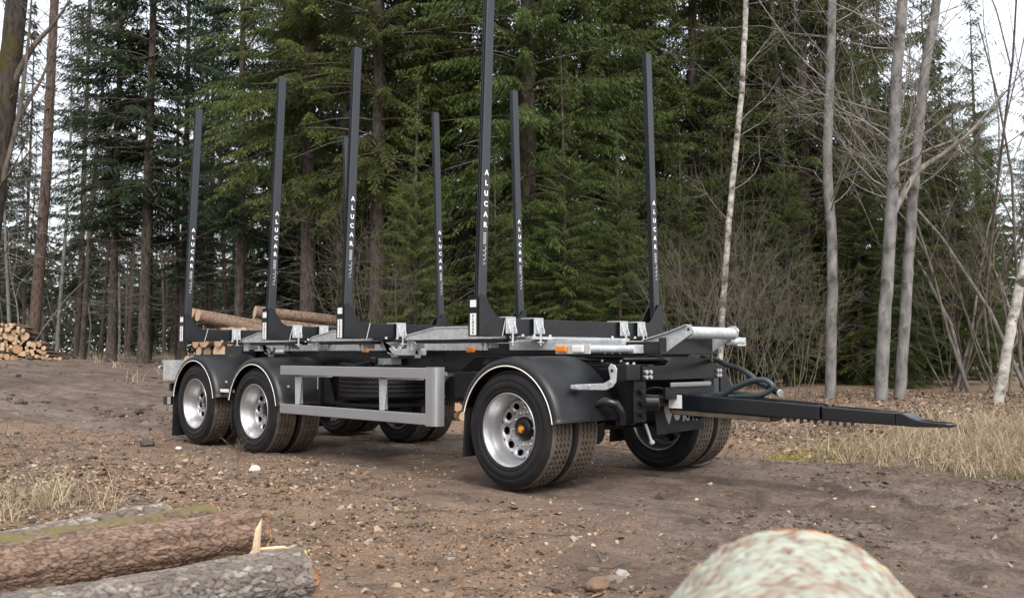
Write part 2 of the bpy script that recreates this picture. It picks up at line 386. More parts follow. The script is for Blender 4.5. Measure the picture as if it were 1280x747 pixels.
# ================================================================== GROUND
def axis(lo, f0, f1, hi, fine, grow=1.16, cap=6.):
    mid = list(np.arange(f0, f1, fine)); a = []; st = fine; q = mid[-1]
    while q < hi: st = min(st*grow, cap); q += st; a.append(q)
    b = []; st = fine; q = f0
    while q > lo: st = min(st*grow, cap); q -= st; b.append(q)
    return np.array(b[::-1]+mid+a)
gx = axis(-160, -9, 5.5, 90, .048); gy = axis(-60, -4.6, 6.2, 150, .042)
GX, GY = np.meshgrid(gx, gy, indexing='ij'); GZ = ground_h(GX, GY)
gi = np.arange(GX.size).reshape(GX.shape)
GF = np.stack([gi[:-1, :-1], gi[1:, :-1], gi[1:, 1:], gi[:-1, 1:]], -1).reshape(-1, 4)
gme = raw_mesh('ground', np.stack([GX, GY, GZ], -1).reshape(-1, 3), GF, 'ground', smooth=True, k=4)
la = gme.attributes.new('litter', 'FLOAT', 'POINT'); la.data.foreach_set('value', ground_litter(GX, GY).ravel().astype(np.float32))
tr = np.zeros_like(GX)
for yc, w, x0, x1, k in ((.1, .28, -60, -5, .9), (.32, .22, -60, 9, .55), (2.25, .3, -60, 12, .5), (3.0, .22, .5, 30, .6), (1.2, .4, 1.5, 30, .35), (-.6, .3, 1., 30, .4)):
    yy = GY-yc-.15*vnoise(GX*.4, yc*3+GX*0)-np.where(GX < -7, (-7-GX)*.12, 0)
    tr = np.maximum(tr, k*np.exp(-(yy/w)**2)*sstep(x0-1, x0+1, GX)*(1-sstep(x1-1, x1+1, GX))*np.clip(.5+1.1*fbm(GX*1.2, GY*3, 0, 4, 61), 0, 1))
ta = gme.attributes.new('track', 'FLOAT', 'POINT'); ta.data.foreach_set('value', tr.ravel().astype(np.float32))
tag(put('ground', gme), None, kind='structure')
# ================================================================== TRAILER (x forward, y away from the camera, z up)
ROOT = empty('log_trailer', (-2.5, 1.25, 0))
tag(ROOT, 'black three axle timber trailer with tall upright stakes parked on the dirt road', 'trailer')
D = .936; RR = D/2; AX = (-5.288, -3.924, 0.0); AZ = (RR+.012, RR-.02, RR)
WHEELMATS = ['rim_silver']
# --- wheel: local origin at the outer face, axle along y, outboard = -y
def rim_mb():
    m = MB()
    m.lathe([(.288, .012), (.294, .004), (.294, -.004), (.286, -.006), (.279, .004), (.270, .03), (.262, .045), (.257, .075), (.248, .088), (.246, .150), (.240, .160)], 64)
    m.lathe([(.240, .160), (.235, .154), (.228, .152)], 64)
    NH = 10; K = 20
    for h in range(NH):                                       # disc with hand holes
        a0 = 2*math.pi*h/NH; da = 2*math.pi/NH; r0, r1 = .160, .228; y0, y1 = .184, .152
        am = a0+da/2; rm = .194; vo = []; vi = []; vb = []
        for k in range(K):
            t = 2*math.pi*k/K; cx, cy = math.cos(t), math.sin(t); s = 1/max(abs(cx), abs(cy))
            r_, a_ = rm+cx*s*.034, am+cy*s*da/2
            vo.append((r_*math.cos(a_), y0+(y1-y0)*(r_-r0)/(r1-r0), r_*math.sin(a_)))
            r_, a_ = rm+cx*.0255, am+cy*da*.28
            yy = y0+(y1-y0)*(r_-r0)/(r1-r0)
            vi.append((r_*math.cos(a_), yy, r_*math.sin(a_))); vb.append((r_*math.cos(a_), yy+.014, r_*math.sin(a_)))
        m.add(vo+vi+vb, [(k, (k+1) % K, K+(k+1) % K, K+k) for k in range(K)]+[(K+k, K+(k+1) % K, 2*K+(k+1) % K, 2*K+k) for k in range(K)], 0, True)
    m.lathe([(.160, .184), (.156, .186), (.150, .186), (.095, .186)], 64)
    m.lathe([(.246, .150), (.250, .20), (.272, .238), (.286, .252), (.290, .258)], 64)
    return m
def tyre_mb():
    m = MB()
    side = [(.286, .020), (.292, .008), (.303, -.004), (.318, -.010), (.322, -.0075), (.326, -.0075), (.330, -.012), (.352, -.016), (.378, -.0165), (.381, -.014), (.386, -.014), (.390, -.0165), (.412, -.013), (.434, -.003), (.449, .008), (.458, .018)]
    m.lathe(side, 72, 0)
    W = .262; tr = [(.458, .018, 0), (.465, .028, 0)]; zz = .006
    gro = [.066, .110, .152, .196]
    for g in gro:
        tr += [(.4675, g-.009, zz), (.452, g-.006, zz), (.452, g+.006, zz), (.4675, g+.009, zz)]
    tr += [(.465, W-.028, 0), (.458, W-.018, 0)]
    m.lathe([(r, y) for r, y, _ in tr], 120, 1, zig=[z for _, _, z in tr], smooth=False)
    m.lathe([(r, W-y) for r, y in side[::-1]], 72, 0)
    return m
RIM = rim_mb().mesh('rim', 'rim_silver'); TYRE = tyre_mb().mesh('tyre', ['rubber', 'tread'])
dk = MB().lathe([(.252, .262), (.243, .232), (.10, .228), (.0, .228)], 40); DARK_BACKING = dk.mesh('dark_backing', 'black_ink')  # black disc added behind the hand holes so they look deep in shade
h = MB(); h.lathe([(.098, .19), (.096, .165), (.088, .152), (.05, .146), (.0, .146)], 32, 0)
h.lathe([(.030, .148), (.030, .136), (.024, .132), (.0, .132)], 20, 1)
for a in range(3): h.box(-.008+.03*math.cos(a*2.1), .008+.03*math.cos(a*2.1), .128, .148, -.008+.03*math.sin(a*2.1), .008+.03*math.sin(a*2.1), 2)
HUB = h.mesh('hub', ['black_paint', 'yellow_plastic', 'red_plastic']); HUB2 = h.mesh('hub', ['black_paint', 'black_paint', 'black_paint'])
n_ = MB(); n_.lathe([(.0, .154), (.010, .154), (.012, .158), (.012, .176), (.018, .180), (.018, .188)], 8, smooth=False); NUT = n_.mesh('wheel_nut', 'steel_bolt')
def wheel(x, y, z, flip, outer):
    w = put('wheel', RIM, ROOT, (x, y, z)); w.rotation_euler = (0, random.uniform(0, 6), math.pi if flip else 0)
    def sub(name, me, loc=(0, 0, 0)):
        o = bpy.data.objects.new(name, me); COL.objects.link(o); o.parent = w; o.location = loc; return o
    sub('tyre', TYRE)
    if outer:
        sub('hub', HUB if x > -1 else HUB2); sub('dark_backing', DARK_BACKING)
        for k in range(10):
            a = 2*math.pi*(k+.5)/10; sub('wheel_nut', NUT, (.132*math.cos(a), 0, .126*math.sin(a)))
    return w
random.seed(4)
for x, z in zip(AX, AZ):
    wheel(x, 0.0, z, False, True)
    wi = wheel(x, .30+.262, z, True, False)
    wheel(x, 2.5, z, True, True)
    wi = wheel(x, 2.5-.30-.262, z, False, False)
    for yy, s in ((.62, 1), (1.88, -1)):
        pass
# --- axles, drums, suspension
for x, z in zip(AX, AZ):
    m = MB().tube([(x, .25, z), (x, 2.25, z)], .065, 16); part('axle', m, 'black_paint', ROOT)
    for yy in (.50, 2.0):
        m = MB(); m.tube([(x, yy-.08, z), (x, yy+.08, z)], .185, 32); part('brake_drum', m, 'black_paint', ROOT)
    for yy in (.78, 1.72):
        m = MB(); m.lathe([(.0, 0), (.11, 0), (.125, .03), (.105, .07), (.125, .11), (.11, .15), (0, .15)], 24)
        m.v = [(x-.38+a, yy+c, .62+b) for a, b, c in m.v]
        part('air_spring', m, 'rubber', ROOT)
        m = MB().prism([(x-.5, z+.02), (x-.5, z+.09), (x+.1, z+.1), (x+.45, z+.16), (x+.45, z+.06), (x+.1, z-.02)], 'y', yy-.045, yy+.045); part('trailing_arm', m, 'black_paint', ROOT, .008)
        m = MB().prism([(x+.32, .95), (x+.55, .95), (x+.50, z+.02), (x+.38, z+.02)], 'y', yy-.06, yy+.06); part('hanger_bracket', m, 'black_paint', ROOT, .006)
    for yy in (.70, 1.80):
        m = MB().tube([(x+.12, yy, z-.02), (x+.34, yy, z-.06)], .075, 18); part('brake_chamber', m, 'black_paint', ROOT)
# --- main frame rails (deep at the rear, raised over the dolly)
for y0, s in ((.84, 1), (1.58, -1)):
    pr = [(-6.12, 1.09), (-6.12, .93), (-5.7, .90), (-1.50, .90), (-1.26, 1.07), (.62, 1.07), (.62, 1.165), (-6.12, 1.165)]
    pr = [(-6.12, .93), (-5.7, .895), (-1.50, .895), (-1.26, 1.055), (.64, 1.055), (.64, 1.165), (-6.12, 1.165)]
    part('frame_rail', MB().prism(pr, 'y', y0, y0+.08), 'black_paint', ROOT, .006)
    fl = MB(); fl.prism([(-5.7, .880), (-1.49, .880), (-1.25, 1.040), (.64, 1.040), (.64, 1.054), (-1.262, 1.054), (-1.502, .894), (-5.7, .894)], 'y', y0-.05, y0+.13)
    part('rail_flange', fl, 'black_paint', ROOT)
    yg0, yg1 = (y0-.062, y0-.002) if s > 0 else (y0+.082, y0+.142)
    for a, b in ((-5.75, -1.12), (-.78, .52)):
        part('galvanised_rail', MB().box(a, b, yg0, yg1, 1.098, 1.185), 'galvanised', ROOT, .005)
for x in (-6.0, -5.0, -4.55, -3.3, -2.5, -1.6, -.7, .2):
    part('crossmember', MB().box(x-.05, x+.05, .925, 1.575, .96 if x < -1.5 else 1.07, 1.14), 'black_paint', ROOT, .004)
# side bolts along the frame
for x in (-5.3, -4.9, -4.4, -3.4, -2.42, -2.2, -1.95, -1.75, -.2, .05, .3, .38, .46):
    zz = 1.0 if x < -1 else 1.075
    part('frame_bolt', MB().tube([(x, .828, zz), (x, .842, zz)], .010, 8), 'steel_bolt' if x > -1 else 'black_ink', ROOT)
# --- bunks
BX = (-5.60, -3.66, -2.258, -.35); SD = .092
def stake_mb(x, near, zt=4.09):
    """aluminium profile with a slotted outer face, leaning inwards"""
    m = MB(); s = 1 if near else -1; yb = 0 if near else 2.5
    w, t, lean = .092, .062, .112
    # cross-section (x,y') counter-clockwise, slots in the rear and outer faces
    def sec(sc):
        W_, T_ = w*sc, t
        return [(0, .006), (0, W_-.006), (-.006, W_), (-T_+.006, W_), (-T_, W_-.006), (-T_, .006), (-T_+.006, 0),
                (-.048, 0), (-.048, .012), (-.039, .012), (-.039, 0), (-.026, 0), (-.026, .012), (-.017, .012), (-.017, 0), (-.006, 0)]
    P0, P1 = sec(1), sec(.92); n = len(P0)
    z0 = 1.24; ys = lean*(z0-1.215)/(zt-1.215)
    v = [(x+a, yb+s*(ys+b), z0) for a, b in P0]+[(x+a, yb+s*(lean+b), zt) for a, b in P1]
    fs = [(i, n+i, n+(i+1) % n, (i+1) % n) for i in range(n)]+[tuple(range(n, 2*n))]
    if near: fs = [f[::-1] for f in fs]
    return m.add(v, fs)
def lean_y(z, near, off):
    d = .112*(z-1.215)/(4.09-1.215)+off
    return d if near else 2.5-d
for bi, x in enumerate(BX):
    b = MB().box(x-.11, x-.004, .105, 2.395, 1.222, 1.366)
    bk = part('bunk', b, 'black_paint', ROOT, .006)
    for near in (True, False):
        s = 1 if near else -1; yb = 0 if near else 2.5
        part('stake', stake_mb(x-.012, near), 'stake_paint', bk)
        # foot casting with curved gusset, front and rear cheek
        pf = [(0, 1.212), (0, 1.545), (.045, 1.56), (.118, 1.475), (.135, 1.445), (.16, 1.41), (.19, 1.385), (.235, 1.371), (.30, 1.371), (.28, 1.212)]
        for xa, xb in ((x-.003, x+.011), (x-.128, x-.112)):
            m = MB().prism([(yb+s*a, c) for a, c in pf], 'x', xa, xb); part('stake_pocket', m, 'black_paint', bk, .003)
        m = MB().box(x-.1115, x-.0035, min(yb-s*.006, yb+s*.004), max(yb-s*.006, yb+s*.004), 1.212, 1.535); part('pocket_cheek', m, 'black_paint', bk)
        m = MB().prism([(yb+s*.296, 1.37), (yb+s*.304, 1.37), (yb+s*.262, 1.213), (yb+s*.254, 1.213)], 'x', x+.0115, x+.015); part('weld_seam', m, 'letter_grey', bk)
        m = MB().box(x+.011, x+.013, min(yb+s*.085, yb+s*.095), max(yb+s*.085, yb+s*.095), 1.265, 1.31); part('pocket_slot', m, 'black_ink', bk)
        # stickers on the outer cheek
        ya = yb-s*.0065; yo = yb-s*.009
        for za, zb in ((1.222, 1.400), (1.452, 1.510)):
            m = MB().box(x-.094, x-.022, min(ya, yo), max(ya, yo), za, zb); part('sticker', m, 'white_paint', bk)
        if near:
            m = MB()
            for k, ch in enumerate('ALUCAR'): write(m, ch, .026, (x-.056, yb-.0103, 1.380-.0275*k), (1, 0, 0), (0, 0, 1), 0, .001)
            part('sticker_lettering', m, 'black_ink', bk)
        # lettering down the stake
        for k, ch in enumerate('ALUCAR'):
            m = MB()
            z = 2.575-.088*k; write(m, ch, .060, (x-.0095, lean_y(z, near, .046), z), (0, 1, 0), (0, 0, 1), 0, .002)
            part('letter', m, 'letter_white', bk)
        m = MB()                                             # small worn sideways print and script mark under the name
        for k in range(6):
            z = 2.068-.017*k; y = lean_y(z, near, .046); m.box(x-.0115, x-.0095, y-.016, y+.016, z-.0045, z+.0045)
        pts = []
        for k in range(26):
            u = k/25; z = 1.95-.12*u; pts.append((x-.0100, lean_y(z, near, .046)+.018*math.sin(u*19)*(1-.3*u), z+.010*math.cos(u*19)))
        m.tube(pts, .0035, 4)
        z = 1.81; y = lean_y(z, near, .046); m.tube([(x-.0100, y-.014, z-.006), (x-.0100, y+.012, z-.004), (x-.0100, y+.012, z+.010), (x-.0100, y-.012, z+.008)], .003, 4)
        part('script_mark', m, 'letter_grey', bk)
    ys = (.35, .69, 1.87, 2.14) if bi in (1, 3) else (.68, 1.87)
    for y in ys:                                              # galvanised clamps over the beam
        m = MB(); m.box(x-.14, x+.030, y-.062, y+.055, 1.368, 1.378); m.box(x+.020, x+.030, y-.062, y+.055, 1.235, 1.368)
        m.prism([(x+.031, 1.345), (x+.062, 1.26), (x+.062, 1.236), (x+.031, 1.236)], 'y', y-.045, y-.035)
        m.prism([(x+.031, 1.345), (x+.062, 1.26), (x+.062, 1.236), (x+.031, 1.236)], 'y', y+.030, y+.040)
        m.box(x-.14, x-.130, y-.062, y+.055, 1.235, 1.368)
        part('clamp', m, 'galvanised', bk, .004)
        part('clamp_bolt', MB().tube([(x+.045, y, 1.14), (x+.045, y, 1.25)], .010, 8), 'steel_bolt', bk)
        m = MB(); m.tube([(x+.045+.028*math.cos(a), y+.028*math.sin(a), 1.165) for a in np.linspace(0, 5.6, 12)], .007, 6); part('shackle', m, 'galvanised', bk)
    m = MB(); m.box(x-.16, x+.05, .58, 1.92, 1.190, 1.2125); m.box(x-.13, x+.03, .79, .915, 1.1665, 1.1895); m.box(x-.13, x+.03, 1.585, 1.71, 1.1665, 1.1895); part('bunk_seat', m, 'galvanised' if bi == 3 else 'black_paint', bk, .004)
    for y in (.48, .62, .82, 1.68, 1.88, 2.02):
        part('seat_nut', MB().tube([(x+.034, y-.0, 1.2135), (x+.034, y, 1.2335)], .014, 6, smooth=False), 'steel_bolt', bk)
# --- galvanised sloping load plates between the bunks
for xa, xb, xc in ((-5.06, -4.62, -3.80), (-3.58, -3.10, -2.40), (-1.93, -1.43, -.49)):
    for y0, y1 in ((.44, .56), (1.94, 2.06)):
        m = MB(); m.prism([(xa, 1.200), (xa+.09, 1.250), (xb, 1.316), (xc, 1.312), (xc, 1.300), (xb, 1.302), (xa+.1, 1.238), (xa+.02, 1.198)], 'y', y0-.004, y1)
        m.prism([(xa+.05, 1.198), (xa+.1, 1.237), (xb, 1.301), (xc, 1.299), (xc, 1.198)], 'y', y0+.002, y0+.012)
        part('load_plate', m, 'galvanised', ROOT, .003)
    m = MB(); m.box(xa+.2, xc-.05, .46, .62, 1.165, 1.1975); part('plate_support', m, 'black_paint', ROOT, .004)
    for k in range(2):
        xx = xa+.02+k*(xc-xa)*.72
        m = MB(); m.box(xx, xx+.14, .50, .60, 1.120, 1.163); m.box(xx+.03, xx+.05, .47, .498, 1.100, 1.19); m.box(xx+.09, xx+.11, .47, .498, 1.100, 1.19)
        m.tube([(xx+.07+.04*math.cos(a), .485, 1.145+.03*math.sin(a)) for a in np.linspace(0, 6.28, 12)], .006, 6); part('lashing_hook', m, 'galvanised', ROOT)
# winches hanging under the frame edge
for xx, y in ((-4.75, .60), (-2.40, .62)):
    m = MB(); m.prism([(xx-.09, 1.20), (xx-.04, 1.20), (xx+.06, 1.07), (xx+.16, 1.055), (xx+.19, 1.10), (xx+.14, 1.145), (xx+.02, 1.10), (xx-.05, 1.13)], 'y', y-.03, y-.015)
    m.prism([(xx+.0, 1.15), (xx+.05, 1.03), (xx+.15, 1.03), (xx+.21, 1.14), (xx+.17, 1.15), (xx+.12, 1.07), (xx+.07, 1.07)], 'y', y+.02, y+.035)
    m.tube([(xx+.1, y-.02, 1.085), (xx+.1, y+.2, 1.085)], .03, 12)
    part('winch_arm', m, 'galvanised', ROOT, .003)
m = MB(); m.box(-2.26, -1.86, .60, .70, 1.050, 1.115); m.box(-1.90, -1.82, .58, .598, 1.025, 1.13); part('winch_tube', m, 'galvanised', ROOT, .006)
m = MB(); m.tube([(-1.86, .575, 1.08), (-1.86, .585, 1.08)], .02, 12); part('winch_pin', m, 'black_ink', ROOT)
# --- mudguards
def mudguard(cx, cz, a0, a1, near, front_lip):
    s = 1 if near else -1; yb = 0 if near else 2.5
    prof = [(.500, -.03), (.512, -.034), (.540, -.030), (.562, -.010), (.574, .03), (.580, .10), (.582, .64), (.574, .66), (.560, .66), (.572, .10), (.560, .02), (.535, -.018), (.506, -.022), (.500, -.03)]
    m = MB(); m.lathe(prof, 40, 0, R_(a0), R_(a1))
    P = len(prof)
    m.f += [tuple(range(P-1)), tuple(range(len(m.v)-P, len(m.v)-1))[::-1]]; m.m += [0, 0]; m.sm += [False, False]
    m.v = [(cx+a, yb+s*b, cz+c) for a, b, c in m.v]
    if not near: m.f = [f[::-1] for f in m.f]
    g = part('mudguard', m, 'plastic', ROOT)
    t = MB(); t.tube([(cx+.504*math.cos(a), yb-s*.031, cz+.504*math.sin(a)) for a in np.linspace(R_(a0), R_(a1), 40)], .0058, 6); part('edge_trim', t, 'trim_white', g)
    return g
for near in (True, False):
    s = 1 if near else -1; yb = 0 if near else 2.5
    Y = lambda a, b: (min(yb+s*a, yb+s*b), max(yb+s*a, yb+s*b))
    g = mudguard(0, RR, 8, 166, near, True)
    fl = MB().prism([(-.520, .62), (-.500, .62), (-.520, .22), (-.545, .22)], 'y', *Y(.0, .60)); part('mud_flap', fl, 'rubber', g, .004)
    for a in (.06, .42): part('guard_bolt', MB().tube([(.455, yb+s*a, .70), (.472, yb+s*a, .705)], .014, 8), 'steel_bolt', g)
    # galvanised guard bracket on the front of the dolly mudguard
    m = MB(); m.prism([(.535, .795), (.555, .835), (.84, .850), (.905, .880), (.885, .965), (.905, .995), (.945, .985), (.965, .955), (.955, .86), (.925, .825), (.86, .800)], 'y', *Y(.16, .170)); m.box(.50, .56, *Y(.172, .30), .80, .83)
    if near: part('guard_bracket', m, 'galvanised', g, .004)
    for xx, zz in ((.57, .815), (.70, .825), (.925, .945), (.91, .86))[:4 if near else 0]: part('bracket_bolt', MB().tube([(xx, yb+s*.148, zz), (xx, yb+s*.159, zz)], .011, 8), 'black_ink' if zz > .9 else 'steel_bolt', g)
    g1 = mudguard(AX[0], AZ[0], 9, 172, near, True)
    fl = MB().prism([(-5.845, .56), (-5.825, .56), (-5.835, .07), (-5.86, .07)], 'y', *Y(-.01, .60)); part('mud_flap', fl, 'rubber', g1, .004)
    part('guard_bolt', MB().tube([(-4.78, yb+s*.12, .74), (-4.765, yb+s*.12, .745)], .014, 8), 'steel_bolt', g1)
    g2 = mudguard(AX[1], AZ[1], 9, 168, near, True)
    part('guard_bolt', MB().tube([(-3.41, yb+s*.10, .72), (-3.395, yb+s*.10, .725)], .014, 8), 'steel_bolt', g2)
    m = MB().box(-4.765, -4.44, *Y(.03, .05), .630, .665); part('guard_link', m, 'trim_white', ROOT, .003)
    fl = MB().prism([(-4.46, .62), (-4.44, .62), (-4.45, .22), (-4.47, .22)], 'y', *Y(.02, .60)); part('mud_flap', fl, 'rubber', g2, .004)
# --- side guards
for near in (True, False):
    s = 1 if near else -1; yb = 0 if near else 2.5
    Y = lambda a, b: (min(yb+s*a, yb+s*b), max(yb+s*a, yb+s*b))
    m = MB().box(-3.37, -1.0, *Y(-.02, .025), .850, .945); sg = part('side_guard', m, 'alu', ROOT, .006)
    part('bottom_rail', MB().box(-3.37, -1.0, *Y(-.02, .025), .455, .550), 'alu', sg, .006)
    pp = [(-1.0, -.021), (-.915, -.021), (-.885, -.014), (-.868, .004), (-.862, .03), (-.862, .075), (-.874, .075), (-.876, .03), (-.884, .012), (-.915, .001), (-1.0, .001)]
    m = MB().prism([(a, yb+s*b) for a, b in pp], 'z', .448, .953); part('end_post', m, 'alu', sg)
    for xa in (-3.12, -1.69):
        m = MB(); m.prism([(xa-.045, .849), (xa+.085, .849), (xa+.035, .551), (xa-.035, .551)], 'y', *Y(.030, .038)); m.prism([(xa-.045, .849), (xa-.035, .849), (xa-.025, .551), (xa-.035, .551)], 'y', *Y(.039, .12))
        m.box(xa-.04, xa+.5, *Y(.03, .12), .835, .849); m.box(xa-.03, xa+.04, *Y(.03, .8), .851, .89)
        part('guard_post', m, 'galvanised', sg, .003)
# --- spare wheel lying in its carrier, boxes and tanks
sw = put('spare_wheel', tyre_mb().mesh('spare_tyre', ['rubber', 'rubber']), ROOT, (-2.55, .72, .875)); sw.rotation_euler = (-math.pi/2, 0, 0)
m = MB(); m.box(-3.05, -2.05, .30, 1.15, .545, .575); m.box(-3.06, -3.02, .24, .30, .545, .86); part('spare_carrier', m, 'black_paint', ROOT, .005)
m = MB(); m.box(-3.075, -3.06, .24, .29, .70, .83); part('carrier_catch', m, 'galvanised', ROOT, .003)
m = MB().prism([(-1.36, .90), (-.98, .90), (-.90, .66), (-1.36, .66)], 'y', .62, .80); part('tool_box', m, 'plastic', ROOT, .01)
m = MB().tube([(-3.42, .95, .70), (-3.42, 1.55, .70)], .14, 20); part('air_tank', m, 'black_paint', ROOT)
m = MB().tube([(-1.7, .9, .72), (-1.7, 1.6, .72)], .13, 20); part('air_tank', m, 'black_paint', ROOT)
m = MB().box(-2.60, -2.38, .66, .80, .955, 1.02); part('valve_box', m, 'galvanised', ROOT, .006)
m = MB(); m.tube([(-2.75, .70, .96), (-2.70, .66, 1.015), (-2.62, .66, 1.01)], .022, 8); m.tube([(-2.66, .66, .985), (-2.60, .66, .985)], .035, 12); part('valve', m, 'black_paint', ROOT)
for k in range(5):
    m = MB().tube([(-2.7, .78+.03*k, .985), (-2.9, .8+.02*k, .99), (-3.2, .80, .95-.01*k), (-3.5, .82, .96)], .008, 6); part('air_line', m, 'hose_rubber', ROOT)
m = MB(); write(m, 'KMT', .085, (-2.80, .838, .972), (1, 0, 0), (0, 0, 1), 0, .003); part('maker_lettering', m, 'letter_white', ROOT)
m = MB().prism([(-2.965, .935), (-2.925, .945), (-2.895, .985), (-2.905, 1.005), (-2.945, 1.005), (-2.975, .975)], 'y', .836, .839); part('maker_emblem', m, 'orange_paint', ROOT)
# --- marker lamps
for x, y in ((-2.90, .72), (-1.24, .72), (.475, .10)):
    m = MB(); m.box(x-.055, x+.055, y-.012, y+.012, 1.078, 1.128); part('marker_lamp', m, 'amber', ROOT, .010)
m = MB().box(.40, .75, .112, .125, 1.066, 1.140); part('lamp_bracket', m, 'galvanised', ROOT, .004)
m = MB().box(.585, .70, .088, .111, 1.076, 1.132); part('front_reflector', m, 'clear_lens', ROOT, .012)
m = MB().tube([(.66, .16, 1.105), (.66, .86, 1.105)], .030, 14); part('lamp_arm', m, 'galvanised', ROOT)
m = MB(); m.box(.625, .695, .72, .84, 1.07, 1.14); part('lamp_arm_clamp', m, 'galvanised', ROOT, .006)
m = MB().tube([(1.0, 1.585, 1.172), (1.0, 1.80, 1.168)], .032, 14); part('lamp_arm', m, 'galvanised', ROOT)
m = MB(); m.box(.975, 1.025, 1.70, 1.83, 1.13, 1.205); part('lamp_bracket', m, 'galvanised', ROOT, .008)
# --- front bumper tube on two bent plates
for y in (.925, 1.575):
    m = MB().prism([(.628, 1.055), (.811, 1.055), (1.10, 1.225), (1.115, 1.255), (1.10, 1.282), (1.062, 1.288), (.86, 1.225), (.628, 1.170)], 'y', y-.006, y+.006)
    m.prism([(.628, 1.171), (.86, 1.226), (1.062, 1.289), (1.062, 1.297), (.86, 1.236), (.628, 1.181)], 'y', y-.03, y+.05)
    part('bumper_plate', m, 'galvanised', ROOT, .003)
    for xx, zz in ((.665, 1.14), (.725, 1.14), (.665, 1.085), (.725, 1.085)): part('plate_bolt', MB().tube([(xx, y-.016, zz), (xx, y-.0062, zz)], .010, 6, smooth=False), 'steel_bolt', ROOT)
    part('plate_hole', MB().tube([(1.07, y-.0085, 1.258), (1.07, y-.0064, 1.258)], .012, 12), 'black_ink', ROOT)
part('bumper_tube', MB().tube([(1.05, .95, 1.235), (1.05, 1.56, 1.235)], .047, 24), 'galvanised', ROOT)
m = MB(); m.lathe([(0, -.035), (.03, -.03), (.048, -.012), (.052, .0), (.048, .012), (.03, .03), (0, .035)], 20); m.v = [(1.05+a, 1.585+b, 1.235+c) for a, b, c in m.v]; part('bumper_cap', m, 'galvanised', ROOT)
m = MB().box(.84, .86, .84, 1.66, 1.06, 1.195); part('front_beam', m, 'black_paint', ROOT, .006)
for ya in (.84, 1.58): part('beam_extension', MB().box(.645, .838, ya, ya+.08, 1.062, 1.165), 'black_paint', ROOT, .005)
# --- turntable and dolly frame
m = MB(); m.lathe([(.30, 0), (.47, 0), (.47, .035), (.30, .035)], 48); m.v = [(a, 1.25+c, 1.0+b) for a, b, c in m.v]; part('turntable_ring', m, 'black_paint', ROOT)
m = MB(); m.prism([(-.65, .86), (-.65, .97), (.77, .985), (.77, .86)], 'y', .80, .88); part('dolly_rail', m, 'black_paint', ROOT, .006)
m = MB(); m.prism([(-.65, .86), (-.65, .97), (.77, .985), (.77, .86)], 'y', 1.62, 1.70); part('dolly_rail', m, 'black_paint', ROOT, .006)
m = MB(); m.prism([(.70, .858), (.70, .968), (1.02, .976), (1.09, 1.032), (1.62, 1.032), (1.70, .985), (1.80, .975), (1.80, .858)], 'x', .771, .790); part('dolly_front_beam', m, 'black_paint', ROOT, .004)
m = MB().prism([(1.80, .99), (1.83, 1.00), (1.92, .86), (1.98, .78), (1.98, .74), (1.80, .74)], 'x', .765, .785); part('dolly_cheek', m, 'black_paint', ROOT, .004)
for yy in (.735, .79, 1.735, 1.775):
    for zz in (.885, .925): part('dolly_bolt', MB().tube([(.791, yy, zz), (.808, yy, zz)], .016, 8), 'steel_bolt', ROOT)
for yy in (.62, .70): part('dolly_bolt', MB().tube([(.70, yy, .985), (.70, yy, 1.0)], .013, 8), 'steel_bolt', ROOT)
m = MB(); m.box(.60, .775, .52, .70, .86, .985); part('dolly_bracket', m, 'black_paint', ROOT, .006)
for xx, yy in ((.06, .80), (.3, .80), (.5, .8)): part('dolly_bolt', MB().tube([(xx, yy-.012, 1.01), (xx, yy, 1.01)], .010, 8), 'steel_bolt', ROOT)
# drawbar hinges
for y in (.70, 1.66):
    m = MB(); m.prism([(.52, .858), (.72, .858), (.72, .54), (.66, .505), (.50, .53)], 'y', y, y+.06); part('hinge_plate', m, 'black_paint', ROOT, .008)
    m = MB(); m.box(.725, .745, y-.05, y+.10, .53, .855); part('hinge_face', m, 'black_paint', ROOT, .004)
    for zz in (.60, .69, .775): part('hinge_bolt', MB().tube([(.746, y+.03, zz), (.775, y+.03, zz)], .030, 12), 'black_paint', ROOT, .004)
m = MB(); m.tube([(.64, .74, .682), (.64, 1.70, .682)], .045, 16); part('hinge_pin', m, 'black_paint', ROOT)
for y in (.80, 1.60):
    m = MB(); m.tube([(.64, y, .682), (.80, y+(.1 if y < 1.2 else -.1), .682)], [.07, .06], 16); part('hinge_eye', m, 'black_paint', ROOT, .004)
m = MB(); m.box(.795, .805, 1.05, 1.62, .800, .835); m.box(.806, .812, 1.05, 1.62, .812, .824); part('step_strip', m, 'alu', ROOT, .002)
m = MB(); m.box(.76, .79, 1.0, 1.68, .70, .795); part('step_panel', m, 'plastic', ROOT, .004)
# small mudguard stay (curved dark bracket)
m = MB().tube([(.52, .42, .66), (.62, .44, .70), (.68, .50, .68), (.70, .55, .60), (.69, .56, .52)], [.02, .035, .04, .035, .03], 10); part('brake_pipe', m, 'black_paint', ROOT)
m = MB().tube([(.62, .95, .50), (.64, 1.0, .36)], .012, 8); m.tube([(.64, 1.0, .36), (.645, 1.01, .34)], .022, 8); part('support_pin', m, 'galvanised', ROOT)
# far front flap with the maker's mark
m = MB().prism([(1.10, .72), (1.85, .72), (1.83, .415), (1.14, .395)], 'x', .585, .595); kf = part('maker_flap', m, 'rubber', ROOT, .003)
m = MB(); write(m, 'KMT', .12, (.598, 1.62, .535), (0, 1, 0), (0, 0, 1), 0, .004)
m.tube([(.5955, 1.42, .55), (.598, 1.42, .55)], .045, 20)
m.prism([(1.245, .69), (1.285, .66), (1.305, .60), (1.345, .555), (1.305, .475), (1.262, .54), (1.24, .60)], 'x', .5955, .598); part('flap_mark', m, 'letter_grey', kf)
